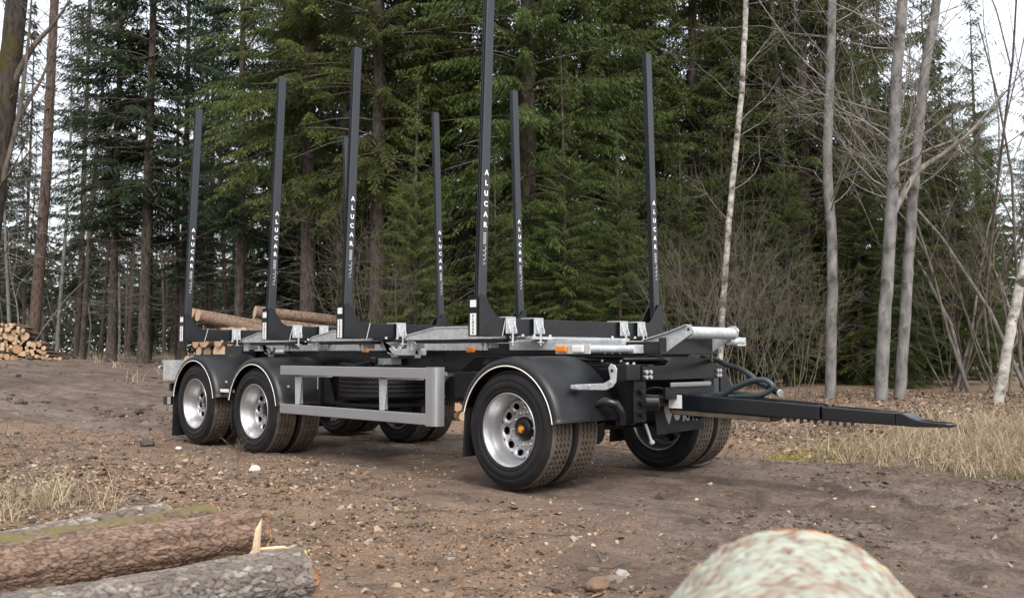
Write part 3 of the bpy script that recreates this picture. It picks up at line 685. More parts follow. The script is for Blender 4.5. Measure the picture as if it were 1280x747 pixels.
# --- drawbar
m = MB(); m.prism([(.70, .618), (2.03, .585), (2.03, .695), (1.45, .722), (.70, .748)], 'y', 1.155, 1.345)
db = part('drawbar', m, 'stake_paint', ROOT, .010)
m = MB(); m.prism([(2.04, .586), (2.579, .579), (2.579, .667), (2.04, .690)], 'y', 1.165, 1.335); part('drawbar_extension', m, 'stake_paint', db, .010)
m = MB()
ring = [(2.58, .667, .579, .17), (2.63, .664, .579, .17), (2.68, .640, .576, .165), (2.73, .622, .576, .155), (2.79, .614, .578, .15), (2.86, .612, .580, .145), (2.91, .610, .582, .12), (2.945, .608, .584, .07)]
vs = []; fs = []
for x, zt, zb, w in ring: vs += [(x, 1.25-w/2, zb), (x, 1.25-w/2, zt), (x, 1.25+w/2, zt), (x, 1.25+w/2, zb)]
for i in range(len(ring)-1):
    for k in range(4): fs.append((4*i+k, 4*i+(k+1) % 4, 4*i+4+(k+1) % 4, 4*i+4+k))
fs.append((3, 2, 1, 0)); e = 4*(len(ring)-1); fs.append((e, e+1, e+2, e+3))
m.add(vs, fs); part('drawbar_tongue', m, 'stake_paint', db, .006)
part('tongue_pin_hole', MB().tube([(2.60, 1.160, .622), (2.60, 1.1645, .622)], .008, 10), 'black_ink', db)
m = MB().box(.80, 1.95, 1.18, 1.32, .555, .585); m = MB().prism([(.72, .572), (1.62, .553), (1.62, .592), (.72, .612)], 'y', 1.165, 1.335); part('mud_caked_strip', m, 'tread', db, .006)
for k in range(13):
    x = 1.60+.056*k; z = .595-.011*k/12-.0005*k
    part('under_bolt', MB().tube([(x, 1.175, z+.012), (x, 1.175, z-.018-.012*(k % 2))], .012, 6), 'black_ink', db)
for k in range(16):
    x = 1.60+.034*k; z = .716-.048*(x-1.6)
    part('top_bolt', MB().tube([(x, 1.185+.03*(k % 2), z-.01), (x, 1.185+.03*(k % 2), z+.012)], .010, 6), 'black_paint', db)
m = MB().prism([(1.35, .7275), (1.98, .699), (1.98, .706), (1.35, .736)], 'y', 1.20, 1.32); part('drawbar_top_plate', m, 'black_paint', db, .002)
for k in range(9):
    part('top_bolt', MB().tube([(.76+.03*k, 1.19, .738), (.76+.03*k, 1.19, .750)], .007, 6), 'black_paint', db)
m = MB().box(.708, .835, 1.1515, 1.1545, .625, .733); part('type_plate', m, 'white_paint', db)
m = MB()
for k in range(5): m.box(.72, .80-.01*(k % 3), 1.1505, 1.1514, .645+.016*k, .648+.016*k)
part('plate_print', m, 'letter_grey', db)
# hoses from the frame to the drawbar
def spline(pts, n=10):
    P = [Vector(q) for q in pts]; P = [P[0]]+P+[P[-1]]; out = []
    for i in range(1, len(P)-2):
        for k in range(n):
            t = k/n; a, b, c, d = P[i-1:i+3]
            out.append(.5*((2*b)+(-a+c)*t+(2*a-5*b+4*c-d)*t*t+(-a+3*b-3*c+d)*t**3))
    return out+[P[-2]]
hs = [[(1.10, 1.25, .715), (1.19, 1.22, .745), (1.30, 1.21, .805), (1.445, 1.21, .860), (1.55, 1.22, .868), (1.61, 1.23, .831), (1.595, 1.23, .789), (1.51, 1.22, .752), (1.40, 1.22, .741), (1.28, 1.23, .735)],
      [(.80, 1.70, 1.02), (.95, 1.62, .98), (1.15, 1.50, .95), (1.31, 1.36, .92), (1.38, 1.32, .895), (1.46, 1.28, .85), (1.56, 1.26, .81)],
      [(1.10, 1.33, .73), (1.22, 1.34, .79), (1.38, 1.32, .845), (1.52, 1.29, .835), (1.60, 1.27, .80)],
      [(1.0, 1.33, .735), (1.2, 1.32, .76), (1.4, 1.29, .75), (1.52, 1.27, .745)]]
for q, r in zip(hs, (.021, .022, .017, .015)): part('hose', MB().tube(spline(q), r, 10), 'hose_rubber', ROOT)
m = MB(); m.tube([(1.56, 1.27, .81), (1.62, 1.26, .79)], .026, 10); m.tube([(1.62, 1.26, .79), (1.66, 1.25, .775)], .032, 12); part('hose_coupling', m, 'black_paint', ROOT)
part('coupling_ring', MB().tube([(1.659, 1.250, .775), (1.672, 1.247, .770)], .028, 12), 'galvanised', ROOT)
m = MB(); m.tube([(1.42, 1.42, .85), (1.47, 1.39, .86), (1.50, 1.36, .85)], .03, 8); part('hose_clip', m, 'black_paint', ROOT)
# --- rear end
m = MB(); m.prism([(-6.26, .735), (-6.05, .735), (-6.05, .985), (-6.30, .985), (-6.30, .965), (-6.27, .955)], 'y', .05, 2.45); part('rear_board', m, 'galvanised', ROOT, .004)
m = MB().box(-6.265, -6.15, .06, .16, .43, .535); part('rear_lamp', m, 'black_paint', ROOT, .006)
part('lamp_strip', MB().box(-6.149, -6.14, .06, .10, .44, .53), 'galvanised', ROOT)
m = MB(); m.tube([(-6.30, .10, .90), (-6.42, .10, .89)], .018, 8); m.tube([(-6.42, .10, .89), (-6.47, .10, .888)], .026, 10, 1); part('rear_pin', m, ['black_paint', 'galvanised'], ROOT)
m = MB().box(-6.20, -6.14, .10, 2.40, .60, .70); part('rear_crossbar', m, 'black_paint', ROOT, .006)
for y in (.7, 1.8): part('rear_bracket', MB().box(-6.14, -5.95, y-.04, y+.04, .60, .93), 'black_paint', ROOT, .005)
m = MB(); m.box(-5.72, -5.30, .60, .80, 1.0, 1.165); part('rear_box', m, 'black_paint', ROOT, .005)
# ================================================================== LOGS
def aim(o, axis, roll=0.):
    q = Vector(axis).normalized().to_track_quat('Z', 'Y'); o.rotation_mode = 'QUATERNION'
    o.rotation_quaternion = q @ Matrix.Rotation(roll, 3, 'Z').to_quaternion()
def logmat(name, stops, lich, moss, side=None):
    """fine colour for the hero logs: bark plates come from geometry (attribute 'plate' per vertex)"""
    m, t, p = mat(name)
    a = N(t, 'Attribute', attribute_name='plate'); c = N(t, 'TexCoord')
    n1 = noise_fac(t, 9, 7, .7); n2 = noise_fac(t, 60, 5, .7); n3 = noise_fac(t, 2.2, 5, .6)
    mx = N(t, 'Math', operation='MULTIPLY_ADD', ins={1: .5}); t.links.new(n2, mx.inputs[0]); t.links.new(a.outputs['Fac'], mx.inputs[2])
    mx2 = N(t, 'Math', operation='MULTIPLY_ADD', ins={1: .35}); t.links.new(n1, mx2.inputs[0]); t.links.new(mx.outputs[0], mx2.inputs[2])
    sc_ = N(t, 'Math', operation='MULTIPLY', ins={1: .56}); t.links.new(mx2.outputs[0], sc_.inputs[0]); col = ramp(t, sc_.outputs[0], stops)
    cid = N(t, 'Attribute', attribute_name='cellid'); cm = N(t, 'MapRange', ins={3: .7, 4: 1.3}); t.links.new(cid.outputs['Fac'], cm.inputs[0]); col = mixc(t, 1., col, cm.outputs[0], 'MULTIPLY')
    if lich:
        f = N(t, 'Math', operation='ADD'); t.links.new(n3, f.inputs[0]); n3s = N(t, 'Math', operation='MULTIPLY', ins={1: lich[2]}); t.links.new(n3, n3s.inputs[0]); f2 = N(t, 'Math', operation='MULTIPLY_ADD', ins={1: .5}); t.links.new(noise_fac(t, 26, 5, .75), f2.inputs[0]); t.links.new(n3s.outputs[0], f2.inputs[2]); f3 = N(t, 'Math', operation='MULTIPLY_ADD', ins={1: .22}); t.links.new(cid.outputs['Fac'], f3.inputs[0]); t.links.new(f2.outputs[0], f3.inputs[2]); f4 = N(t, 'Math', operation='MULTIPLY_ADD', ins={1: .4}); t.links.new(a.outputs['Fac'], f4.inputs[0]); t.links.new(f3.outputs[0], f4.inputs[2]); f2 = N(t, 'Math', operation='MULTIPLY', ins={1: .5}); t.links.new(f4.outputs[0], f2.inputs[0])
        col = mixc(t, ramp(t, f2.outputs[0], [(lich[1], (0, 0, 0)), (lich[1]+.04, (.85, .85, .85))]), col, lich[0])
        col = mixc(t, ramp(t, f2.outputs[0], [(lich[1]+.05, (0, 0, 0)), (lich[1]+.12, (.6, .6, .6))]), col, tuple(min(1, q*1.35) for q in lich[0]))
    if moss:
        b = N(t, 'Attribute', attribute_name='top'); f = N(t, 'Math', operation='MULTIPLY_ADD', ins={1: 1.8}); t.links.new(noise_fac(t, 9, 6, .75), f.inputs[0]); t.links.new(b.outputs['Fac'], f.inputs[2]); fm = N(t, 'Math', operation='MULTIPLY', ins={1: .42}); t.links.new(f.outputs[0], fm.inputs[0]); f = fm
        col = mixc(t, ramp(t, f.outputs[0], [(moss[1], (0, 0, 0)), (moss[1]+.10, (.95, .95, .95))]), col, moss[0])
    # bare patches where bark was torn off
    col = mixc(t, ramp(t, noise_fac(t, 3.7, 3, .5), [(.70, (0, 0, 0)), (.73, (1, 1, 1))]), col, (.34, .15, .085))
    rm = N(t, 'Attribute', attribute_name='rim'); rf = N(t, 'Math', operation='MULTIPLY_ADD', ins={1: .9}); t.links.new(noise_fac(t, 14, 4, .6), rf.inputs[0]); t.links.new(rm.outputs['Fac'], rf.inputs[2])
    col = mixc(t, ramp(t, rf.outputs[0], [(.95, (0, 0, 0)), (1.0, (1, 1, 1))]), col, ramp(t, noise_fac(t, 8, 3), [(.42, (.22, .085, .035)), (.5, (.36, .16, .06)), (.58, (.52, .36, .19))]))
    t.links.new(col, p.inputs['Base Color']); p.inputs['Roughness'].default_value = .88; p.inputs['Specular IOR Level'].default_value = .25
    bump(t, p, mx2.outputs[0], .5, .012)
logmat('log_brown', [(.20, (.018, .011, .008)), (.42, (.080, .050, .034)), (.66, (.150, .098, .070)), (.92, (.26, .185, .145))], None, None)
logmat('log_moss', [(.22, (.025, .017, .012)), (.5, (.09, .062, .045)), (.95, (.20, .145, .115))], None, ((.135, .112, .045), .70))
logmat('log_grey', [(.22, (.028, .022, .018)), (.5, (.105, .085, .072)), (.95, (.22, .19, .165))], ((.27, .275, .24), .515, .6), ((.13, .10, .05), .80))
logmat('log_lichen', [(.22, (.03, .022, .017)), (.5, (.12, .09, .072)), (.95, (.24, .20, .17))], ((.30, .32, .27), .50, .6), None)
logmat('log_pale', [(.2, (.085, .058, .04)), (.5, (.25, .175, .125)), (.95, (.42, .345, .275))], ((.30, .325, .265), .375, .30), None)
def hero_log(name, end, axis, length, R0, R1, matname, seed, cell, amp, res=.011, tri=0., top=0.):
    """end: centre of the visible cut end; axis points from it along the log. Local z runs along the log."""
    nz = int(length/res); na = int(2*math.pi*R0/res); Z = np.linspace(0, length, nz); A = np.arange(na)/na*2*math.pi
    zz, aa = np.meshgrid(Z, A, indexing='ij'); u = aa/(2*math.pi); per = max(6, int(round(2*math.pi*R0/cell)))
    wob = .55*vnoise(zz*9, np.cos(aa)*3, np.sin(aa)*3, seed)
    f1, ed, idv = worley(u*per, zz/(cell*2.1)+wob, seed, per)
    f1b, edb, idb = worley(u*per*2, zz/(cell*.8)+wob*2, seed+7, per*2)
    plate = np.clip(ed*5.5, 0, 1)
    Rz = R0+(R1-R0)*zz/length
    lump = (.030 if tri == 0 else .016)*fbm(np.cos(aa)*1.6, np.sin(aa)*1.6, zz*1.3, 3, seed+3)
    d = amp*(plate*.5+.9*idv+.25*np.clip(edb*4, 0, 1)+.45*idb) + lump
    d = d - np.where(zz < .02, .012*(1-zz/.02), 0)
    r = (Rz+d-amp*.8)*(1+tri*np.cos(3*(aa-top)))
    ends = (.012*vnoise(np.cos(aa)*2, np.sin(aa)*2, 0, seed+9))*np.exp(-zz/.05)
    V = np.stack([r*np.cos(aa), r*np.sin(aa), zz+ends], -1).reshape(-1, 3)
    ii = np.arange(nz*na).reshape(nz, na); j = np.roll(ii, -1, 1)
    Fq = np.stack([ii[:-1], j[:-1], j[1:], ii[1:]], -1).reshape(-1, 4)
    me = bpy.data.meshes.new(name)
    # end caps: two inner rings and a fan collapsed to small quads
    capv = []; capf = []; nv = len(V)
    for zi, base, sg in ((0., ii[0], 1), (length, ii[-1], -1)):
        prev = list(base); rr0 = V[base]
        for k, s in enumerate((.96, .6, .25, .02)):
            ring = []
            for q in range(na):
                p_ = rr0[q]; ring.append(nv+len(capv)); capv.append((p_[0]*s, p_[1]*s, p_[2] + (.006 if s < .9 else 0)*sg*np.sin(q*.7+k)))
            for q in range(na):
                f = (prev[q], ring[q], ring[(q+1) % na], prev[(q+1) % na]); capf.append(f if sg > 0 else f[::-1])
            prev = ring
    V2 = np.concatenate([V, np.array(capv)]); F2 = np.concatenate([Fq, np.array(capf)])
    me = raw_mesh(name, V2, F2, [matname, 'cut_wood'], smooth=True, k=4)
    mi = np.zeros(len(F2), np.int32); mi[len(Fq):] = 1; me.polygons.foreach_set('material_index', mi)
    pa = me.attributes.new('plate', 'FLOAT', 'POINT'); pv = np.zeros(len(V2), np.float32); pv[:nz*na] = (plate*.62+.2*idb+.18*np.clip(edb*3, 0, 1)).ravel(); pa.data.foreach_set('value', pv)
    for nm, arr in (('cellid', idv), ('rim', np.exp(-zz/(.075 if tri else .035))*.78)):
        at_ = me.attributes.new(nm, 'FLOAT', 'POINT'); av = np.zeros(len(V2), np.float32); av[:nz*na] = arr.ravel(); at_.data.foreach_set('value', av)
    o = put(name, me, None, end); aim(o, axis)
    w = np.array(o.rotation_quaternion.to_matrix()); rad = np.stack([np.cos(aa), np.sin(aa), 0*aa], -1).reshape(-1, 3)@w.T
    ta = me.attributes.new('top', 'FLOAT', 'POINT'); tv = np.zeros(len(V2), np.float32); tv[:nz*na] = rad[:, 2]; ta.data.foreach_set('value', tv)
    return o
LG = 'foreground logs at lower left'
tag(hero_log('cut_log', (1.80, -3.01, .118), (.0, -1, -.003), 1.7, .122, .125, 'log_grey', 3, .024, .0045, .0058), 'grey log nearest the camera in the lower left, spotted with lichen', 'log', LG)
tag(hero_log('cut_log', (.86, -2.665, .140), (.0, -1, -.028), 2.0, .118, .120, 'log_brown', 11, .024, .0045, .0058), 'reddish brown flaky barked log whose end lies behind the upright splinter', 'log', LG)
tag(hero_log('cut_log', (.53, -2.755, .138), (.02, -1, -.03), 2.0, .116, .118, 'log_moss', 21, .028, .004, .0075), 'log with a band of olive moss along its top, second from the back', 'log', LG)
tag(hero_log('cut_log', (.23, -2.88, .130), (.02, -1, -.06), 2.0, .112, .114, 'log_lichen', 31, .034, .006, .0075), 'rearmost log of the lower left row with pale grey lichen ridges', 'log', LG)
_q = (-Fh - Rh*.30).normalized().to_track_quat('Z', 'Y'); _l = _q.inverted() @ Vector((0, 0, 1)); TOPA = math.atan2(_l.y, _l.x)
e = at(987, 1.53); tag(hero_log('cut_log', (e.x, e.y, .452), (-Fh - Rh*.30), 1.3, .31, .31, 'log_pale', 43, .021, .0034, .0068, .095, TOPA), 'pale green lichen covered log in close foreground at lower right', 'log')
# torn wood splinters between the brown and grey logs
m = MB(); vs = [(-.012, -.014, 0), (.016, -.006, 0), (.004, .016, 0), (-.008, -.018, .16), (.018, -.006, .17), (.008, .014, .16), (-.002, -.008, .24), (.012, .004, .235), (.006, .022, .292)]
m.add(vs, [(2, 1, 0), (0, 1, 4, 3), (1, 2, 5, 4), (2, 0, 3, 5), (3, 4, 7, 6), (4, 5, 7), (5, 3, 6), (5, 6, 8), (6, 7, 8), (7, 5, 8)]); m.v = [(1.30+a, -2.945+b, c) for a, b, c in m.v]
tag(part('wood_splinter', m, 'split_wood'), 'upright pale wood splinter standing between brown and grey logs', 'splinter')
m = MB().prism([(-.02, .135), (.10, .128), (.175, .118), (.10, .146), (-.02, .158)], 'x', 1.27, 1.285); m.v = [(a, -2.94+b, c) for a, b, c in m.v]; m.box(1.272, 1.283, -2.96, -2.945, 0, .135)
m2 = MB(); m2.tube([(1.24, -3.02, .02), (1.27, -2.94, .14), (1.30, -2.80, .135), (1.31, -2.76, .12)], [.010, .012, .010, .004], 5, smooth=False)
tag(part('wood_splinter', m2, 'split_wood'), 'thin wood strip slanting behind the grey log beside the upright splinter', 'splinter')

# --- piled logs: a few shared meshes
def pile_log_mesh(seed, L, n=14):
    rng = np.random.default_rng(seed); m = MB(); k = 7
    ang = np.linspace(0, 2*math.pi, n, endpoint=False); rad = 1+.07*np.sin(2*ang+rng.uniform(0, 6))+rng.uniform(-.03, .03, n)
    vs = []; fs = []
    for i in range(k):
        z = L*i/(k-1); s = 1-.12*i/(k-1); w = .35*rng.uniform(-.3, .3, 2)*(0 < i)
        vs += [(s*r*math.cos(a)+w[0], s*r*math.sin(a)+w[1], z) for r, a in zip(rad*(1+rng.uniform(-.03, .03, n)), ang)]
    for i in range(k-1):
        for q in range(n): fs.append((i*n+q, i*n+(q+1) % n, (i+1)*n+(q+1) % n, (i+1)*n+q))
    m.add(vs, fs, 0, True); m.add(vs[:n], [tuple(range(n))[::-1]], 1); m.add(vs[-n:], [tuple(range(n))], 1)
    return m.mesh('log', ['pile_bark', 'cut_wood'])
PL = [pile_log_mesh(s, 30) for s in range(5)]
def pile_log(p, axis, r, length, label, group, rng):
    o = bpy.data.objects.new('log', PL[rng.integers(0, 5)]); COL.objects.link(o); o.location = p; aim(o, axis, rng.uniform(0, 6))
    o.scale = (r, r, length/30); return tag(o, label, 'log', group)
rng = np.random.default_rng(5)
# left heap, ends towards the camera (positions read off the photograph, 0.2-0.3 m logs 38 m away)
HEAP = [(110,225,25),(80,262,24),(135,297,28),(30,300,26),(75,330,32),(190,245,14),(188,278,22),(236,274,20),(212,305,18),(262,335,38),(118,355,26),(172,330,14),(10,265,18),(170,362,22),(158,402,20),(65,385,16),(32,420,20),(70,425,18),(15,350,15),(220,408,13),(98,470,25),(118,440,15),(30,462,18),(190,465,42),(128,505,18),(80,545,27),(160,570,40),(28,530,20),(10,575,15),(112,605,24),(60,605,20),(305,410,22),(350,422,26),(404,418,25),(460,455,20),(465,500,20),(432,495,18),(402,482,15),(285,450,17),(335,490,20),(290,482,16),(252,515,27),(305,548,28),(352,553,18),(388,540,18),(350,520,15),(410,545,14),(455,548,22),(248,585,22),(300,595,18),(325,590,16),(393,590,20),(445,600,18),(498,535,14),(498,600,13),(525,572,15),(560,595,12),(628,565,18),(580,570,18),(492,565,10),(365,465,12),(195,525,10),(210,522,10),(245,385,12),(198,388,12),(62,222,14),(20,210,14),(143,210,12),(300,510,12)]
for i, (zx, zy, zr) in enumerate(HEAP):
    d = 38+rng.uniform(-.25, .25); p = at(zx/8.3, d, py=380+zy/8.3)
    lab = {9: 'large round log end at the upper right of the left heap', 23: 'big slanting oval log end in the middle of the left heap', 26: 'largest log end at the bottom of the left heap',
           57: 'orange log end lying apart at the right foot of the left heap', 33: 'orange round log end on the right shoulder of the left heap', 32: 'wide pale log end beside the orange one on the left heap'}.get(i)
    if not lab:
        zone = 'on the upper crest' if zy < 300 else 'in the low right tail' if zx > 420 else 'in the bottom row' if zy > 560 else 'on the right shoulder' if zx > 270 else 'in the upper middle' if zy < 400 else 'in the lower middle'
        lab = ('small' if zr < 20 else 'medium')+' pale log end '+zone+' of the left heap'
    ax = Fh + Rh*(-.35+rng.uniform(-.2, .2)) + Vector((0, 0, rng.uniform(-.03, .03)))
    if i == 23: ax = Fh - Rh*1.1
    pile_log(p, ax, zr/8.3/FPX*38*1.12, 2.6, lab, 'logs in the left heap', rng)
# stacks behind the trailer: ends face left
def stack(px, d, cols, rows, r, ax_deg, length, z0, skip, lab_top, lab, grp, slope=0., tilt=0.):
    a = R_(ax_deg); ax = Rh*math.cos(a)+Fh*math.sin(a); ax.z = tilt; across = (Rh*math.sin(a)-Fh*math.cos(a))
    o = at(px, d, z=z0)
    for j in range(rows):
        for i in range(cols-(j % 2)):
            if skip(i, j): continue
            p = o+across*((i+.5*(j % 2))*2*r*1.02+slope*j)+Vector((0, 0, r+j*r*1.76)) + ax*rng.uniform(-.12, .12)
            pile_log(p, ax+Vector((0, rng.uniform(-.02, .02), rng.uniform(-.01, .01))), r*rng.uniform(.86, 1.08), length, (lab_top if isinstance(lab_top, str) else lab_top[i]) if j == rows-1 else lab, grp, rng)
stack(220, 19.5, 10, 8, .105, 56, 4.6, float(ground_h(*at(232, 19.5).xy))+.02, lambda i, j: i < j*.5-1 or (j < 3 and i == 0), 'log on top of the cut stack seen behind the rear bunk', 'log end in the stack seen under the rear bunk', 'logs stacked behind the rear bunk', .03, -.02)
p = at(247, 18.4, py=394); pile_log(p, Rh*.72+Fh*.62+Vector((0, 0, -.20)), .12, 3.9, 'thick grey barked log lying topmost on the stack behind the rear bunk', 'logs stacked behind the rear bunk', rng)
p = at(240, 18.8, py=391); pile_log(p, Rh*.70+Fh*.68+Vector((0, 0, -.14)), .09, 3.9, 'thin log with short stub end behind the thick topmost one', 'logs stacked behind the rear bunk', rng)
stack(313, 22.0, 4, 8, .138, 30, 5.0, .15, lambda i, j: j < 3 and i > 2, ['rearmost of the top brown logs on the stack behind the second bunk', 'middle one of the top brown logs on the stack behind the second bunk', 'frontmost of the top brown logs on the stack behind the second bunk'], 'brown log in the stack seen behind the second bunk', 'logs stacked behind the second bunk', .0, -.10)
stack(559, 14.6, 3, 3, .075, 70, 2.2, float(ground_h(*at(566, 14.6).xy)), lambda i, j: False, 'small log on top of the low stack seen through the gap behind the side guard', 'small log end low behind the trailer seen past the side guard', 'small logs seen through the trailer', .0)
# ================================================================== TREES
def basis(d):
    d = d/np.linalg.norm(d, axis=-1, keepdims=True); up = np.array([0, 0, 1.]); s = np.cross(d, up); s /= np.linalg.norm(s, axis=-1, keepdims=True)+1e-9; return d, s, np.cross(s, d)
def spruce_crown(seed, H, Rmax, base, spacing=.36, per=7, tw=.072, sp=.033, slen=.082, swid=.024, zfull=13., sparse=1., name='crown', mt='needles', droop=1.):
    rng = np.random.default_rng(seed); VV = []; TT = []; z = base
    while z < H-.4:
        t = (z-base)/(H-base); full = z < zfull; step = spacing*(1 if full else 2.2)
        Lr = Rmax*min(1, .55+t*4)*(1-t)**.75+.25
        for b in range(rng.integers(per-1, per+2)):
            if rng.random() > sparse: continue
            L = Lr*rng.uniform(.62, 1.08); az = rng.uniform(0, 2*np.pi); zz = z+rng.uniform(-.2, .2)
            a = rng.uniform(-.12, .10)+.55*t; c = (rng.uniform(.28, .5)*(1-t))*droop; e = rng.uniform(.05, .16)
            def pos(u): return np.stack([np.cos(az)*u*L, np.sin(az)*u*L, zz+L*(a*u-c*u*u+e*u**3)], -1)
            fwd = np.array([np.cos(az), np.sin(az), 0]); sd = np.array([-np.sin(az), np.cos(az), 0])
            n = max(4, int(L/(tw if full else tw*2.2))); u = np.linspace(.10, 1, n)+rng.uniform(-.02, .02, n); u = np.concatenate([u, u, u[::2]])
            k = len(u); side = np.concatenate([np.ones(n), -np.ones(n), rng.uniform(-.4, .4, len(u)-2*n)]); side = side*rng.uniform(.7, 1.1, k)
            P = pos(np.clip(u, 0, 1)); tl = (.10+.42*(1-u)**.8)*min(1.05, .45+L/3)*rng.uniform(.6, 1.15, k)
            dr = rng.uniform(.25, .95, k)*droop
            td = sd*side[:, None]*.8+fwd*(.55+.2*rng.random((k, 1)))+np.array([0, 0, -1])*dr[:, None]
            td /= np.linalg.norm(td, axis=1, keepdims=True)
            # the twig itself
            w = .007*np.cross(td, [0, 0, 1.]); VV.append(np.stack([P+w, P-w, P+td*tl[:, None]], 1)); TT.append(np.full(k, .04))
            # needle sprays along it
            m = np.maximum(2, (tl/(sp if full else sp*2)).astype(int)); idx = np.repeat(np.arange(k), m)
            v = np.concatenate([np.arange(q)/q for q in m])+rng.uniform(0, .15, len(idx)); v = np.clip(v, 0, 1)
            bp_ = P[idx]+td[idx]*(tl[idx]*v)[:, None]; bp_[:, 2] -= (.10*v*v*tl[idx])*droop
            s2 = np.where(rng.random(len(idx)) < .5, 1, -1.)
            d, s, q = basis(td[idx])
            nd = d*rng.uniform(.45, .95, (len(idx), 1))+s*(s2*rng.uniform(.3, .8, len(idx)))[:, None]+np.array([0, 0, -1.])*rng.uniform(-.05, .75, (len(idx), 1))
            nd /= np.linalg.norm(nd, axis=1, keepdims=True)
            f = 1 if full else 2.0
            ln = slen*rng.uniform(.7, 1.35, len(idx))*f; wd = swid*rng.uniform(.7, 1.3, len(idx))*f
            ws = np.cross(nd, rng.normal(size=(len(idx), 3))); ws /= np.linalg.norm(ws, axis=1, keepdims=True)+1e-9
            mid = bp_+nd*(ln*.45)[:, None]
            VV.append(np.stack([bp_+ws*(wd*.35)[:, None], bp_+nd*ln[:, None], bp_-ws*(wd*.65)[:, None]], 1))
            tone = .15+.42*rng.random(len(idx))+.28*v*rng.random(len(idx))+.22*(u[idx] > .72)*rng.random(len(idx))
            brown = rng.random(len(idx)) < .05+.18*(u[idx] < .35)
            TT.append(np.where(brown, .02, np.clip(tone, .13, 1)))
        z += step*rng.uniform(.8, 1.2)
    V = np.concatenate(VV).reshape(-1, 3); T = np.concatenate(TT)
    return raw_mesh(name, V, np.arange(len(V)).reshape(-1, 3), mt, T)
def branch_wood(seed, H, Rmax, base, spacing=.42, per=6):
    """woody limbs inside the crown"""
    rng = np.random.default_rng(seed); m = MB(); z = base
    while z < min(H-.5, 13):
        t = (z-base)/(H-base); Lr = Rmax*min(1, .55+t*4)*(1-t)**.75
        for b in range(per-1):
            L = Lr*rng.uniform(.5, .95); az = rng.uniform(0, 6.28); a = rng.uniform(-.12, .1)+.5*t; c = rng.uniform(.28, .5)*(1-t)
            m.tube([(math.cos(az)*u*L, math.sin(az)*u*L, z+L*(a*u-c*u*u+.1*u**3)) for u in (0, .3, .6, 1)], [.028, .02, .012, .004], 4, caps=False)
        z += spacing*rng.uniform(.9, 1.4)
    return m
def dead_limbs(seed, z0, z1, L=1.4, dens=9, mat_='dead_twig'):
    rng = np.random.default_rng(seed); m = MB()
    for k in range(int((z1-z0)*dens)):
        z = rng.uniform(z0, z1); az = rng.uniform(0, 6.28); l = L*rng.uniform(.3, 1.1); s = rng.uniform(-.5, .1)
        pts = [Vector((math.cos(az)*l*u, math.sin(az)*l*u, z+l*(s*u+.15*u*u)+rng.uniform(-.04, .04))) for u in (0, .35, .7, 1)]
        m.tube(pts, [.014, .010, .007, .003], 3, caps=False)
        for q in range(4):
            b = pts[1].lerp(pts[3], rng.random()); az2 = az+rng.uniform(-1.1, 1.1); l2 = l*rng.uniform(.2, .45)
            e = b+Vector((math.cos(az2)*l2, math.sin(az2)*l2, rng.uniform(-.35, .05)*l2))
            m.tube([b, b.lerp(e, .5)+Vector((0, 0, .03)), e], [.006, .004, .002], 3, caps=False)
    return m.mesh('dead_branches', mat_)
def trunk_mesh(seed, H, r, mt, n=14, sway=.12, flare=1.35):
    rng = np.random.default_rng(seed); k = 26; path = []; rs = []; ph = rng.uniform(0, 6)
    for i in range(k):
        u = i/(k-1); path.append((sway*math.sin(u*4+ph)*u, sway*math.cos(u*3.3+ph)*u, -.15+(H+.15)*u)); rs.append(r*((1-u)**.85*.97+.03)*(1+(flare-1)*math.exp(-u*H/.35)))
    m = MB().tube(path, rs, n)
    m.v = [(a*(1+.03*math.sin(a*40+c*7)), b*(1+.03*math.cos(b*40+c*5)), c) for a, b, c in m.v]
    return m.mesh('trunk', mt)
class Kind: pass
def spruce_kind(seed, H, Rm, base, r, dead=None, bark_='spruce_bark', **k):
    o = Kind(); o.trunk = trunk_mesh(seed, H, r, bark_); o.crown = spruce_crown(seed, H, Rm, base, **k); o.extra = []
    if k.get('tw', .085) < .12: o.extra.append(('limbs', branch_wood(seed, H, Rm, base).mesh('limbs', 'dead_twig')))
    if dead: o.extra.append(('dead_branches', dead_limbs(seed, *dead)))
    return o
def plant(kind, name, p, label, group, rz, sc=1., sz=1., lean=(0, 0)):
    o = empty(name, p); o.rotation_euler = (lean[0], lean[1], rz); o.scale = (sc, sc, sc*sz)
    for nm, me in [('trunk', kind.trunk), ('crown', kind.crown)]+kind.extra:
        if me is None: continue
        c = bpy.data.objects.new(nm, me); COL.objects.link(c); c.parent = o
    return tag(o, label, 'tree', group)
K_low = spruce_kind(1, 20, 3.3, .4, .20, None, droop=1.15)
K_low2 = spruce_kind(2, 19, 3.0, 1.0, .19, (.3, 2.0, 1.0, 6), droop=1.0)
K_mid = spruce_kind(3, 22, 3.2, 2.2, .23, (.6, 4.0, 1.5, 8), droop=1.25)
K_bole = spruce_kind(12, 22, 3.0, 4.6, .21, (.6, 6.0, 1.6, 9), droop=1.25)
K_high = spruce_kind(4, 23, 3.0, 5.0, .165, (1.2, 8.0, 1.8, 12), mt='needles_dark', zfull=18, tw=.115, sp=.06, slen=.15, swid=.044, sparse=.75)
K_high2 = spruce_kind(5, 22, 2.7, 3.2, .145, (.8, 6.0, 1.7, 12), mt='needles_dark', zfull=16, tw=.12, sp=.065, slen=.15, swid=.044, sparse=.68)
K_far = spruce_kind(6, 21, 2.6, 2.0, .15, None, mt='needles_dark', zfull=30, tw=.20, sp=.12, slen=.32, swid=.11, spacing=.5, per=6)
K_far2 = spruce_kind(7, 19, 2.4, .6, .13, None, mt='needles_dark', zfull=30, tw=.20, sp=.12, slen=.32, swid=.11, spacing=.5, per=6)
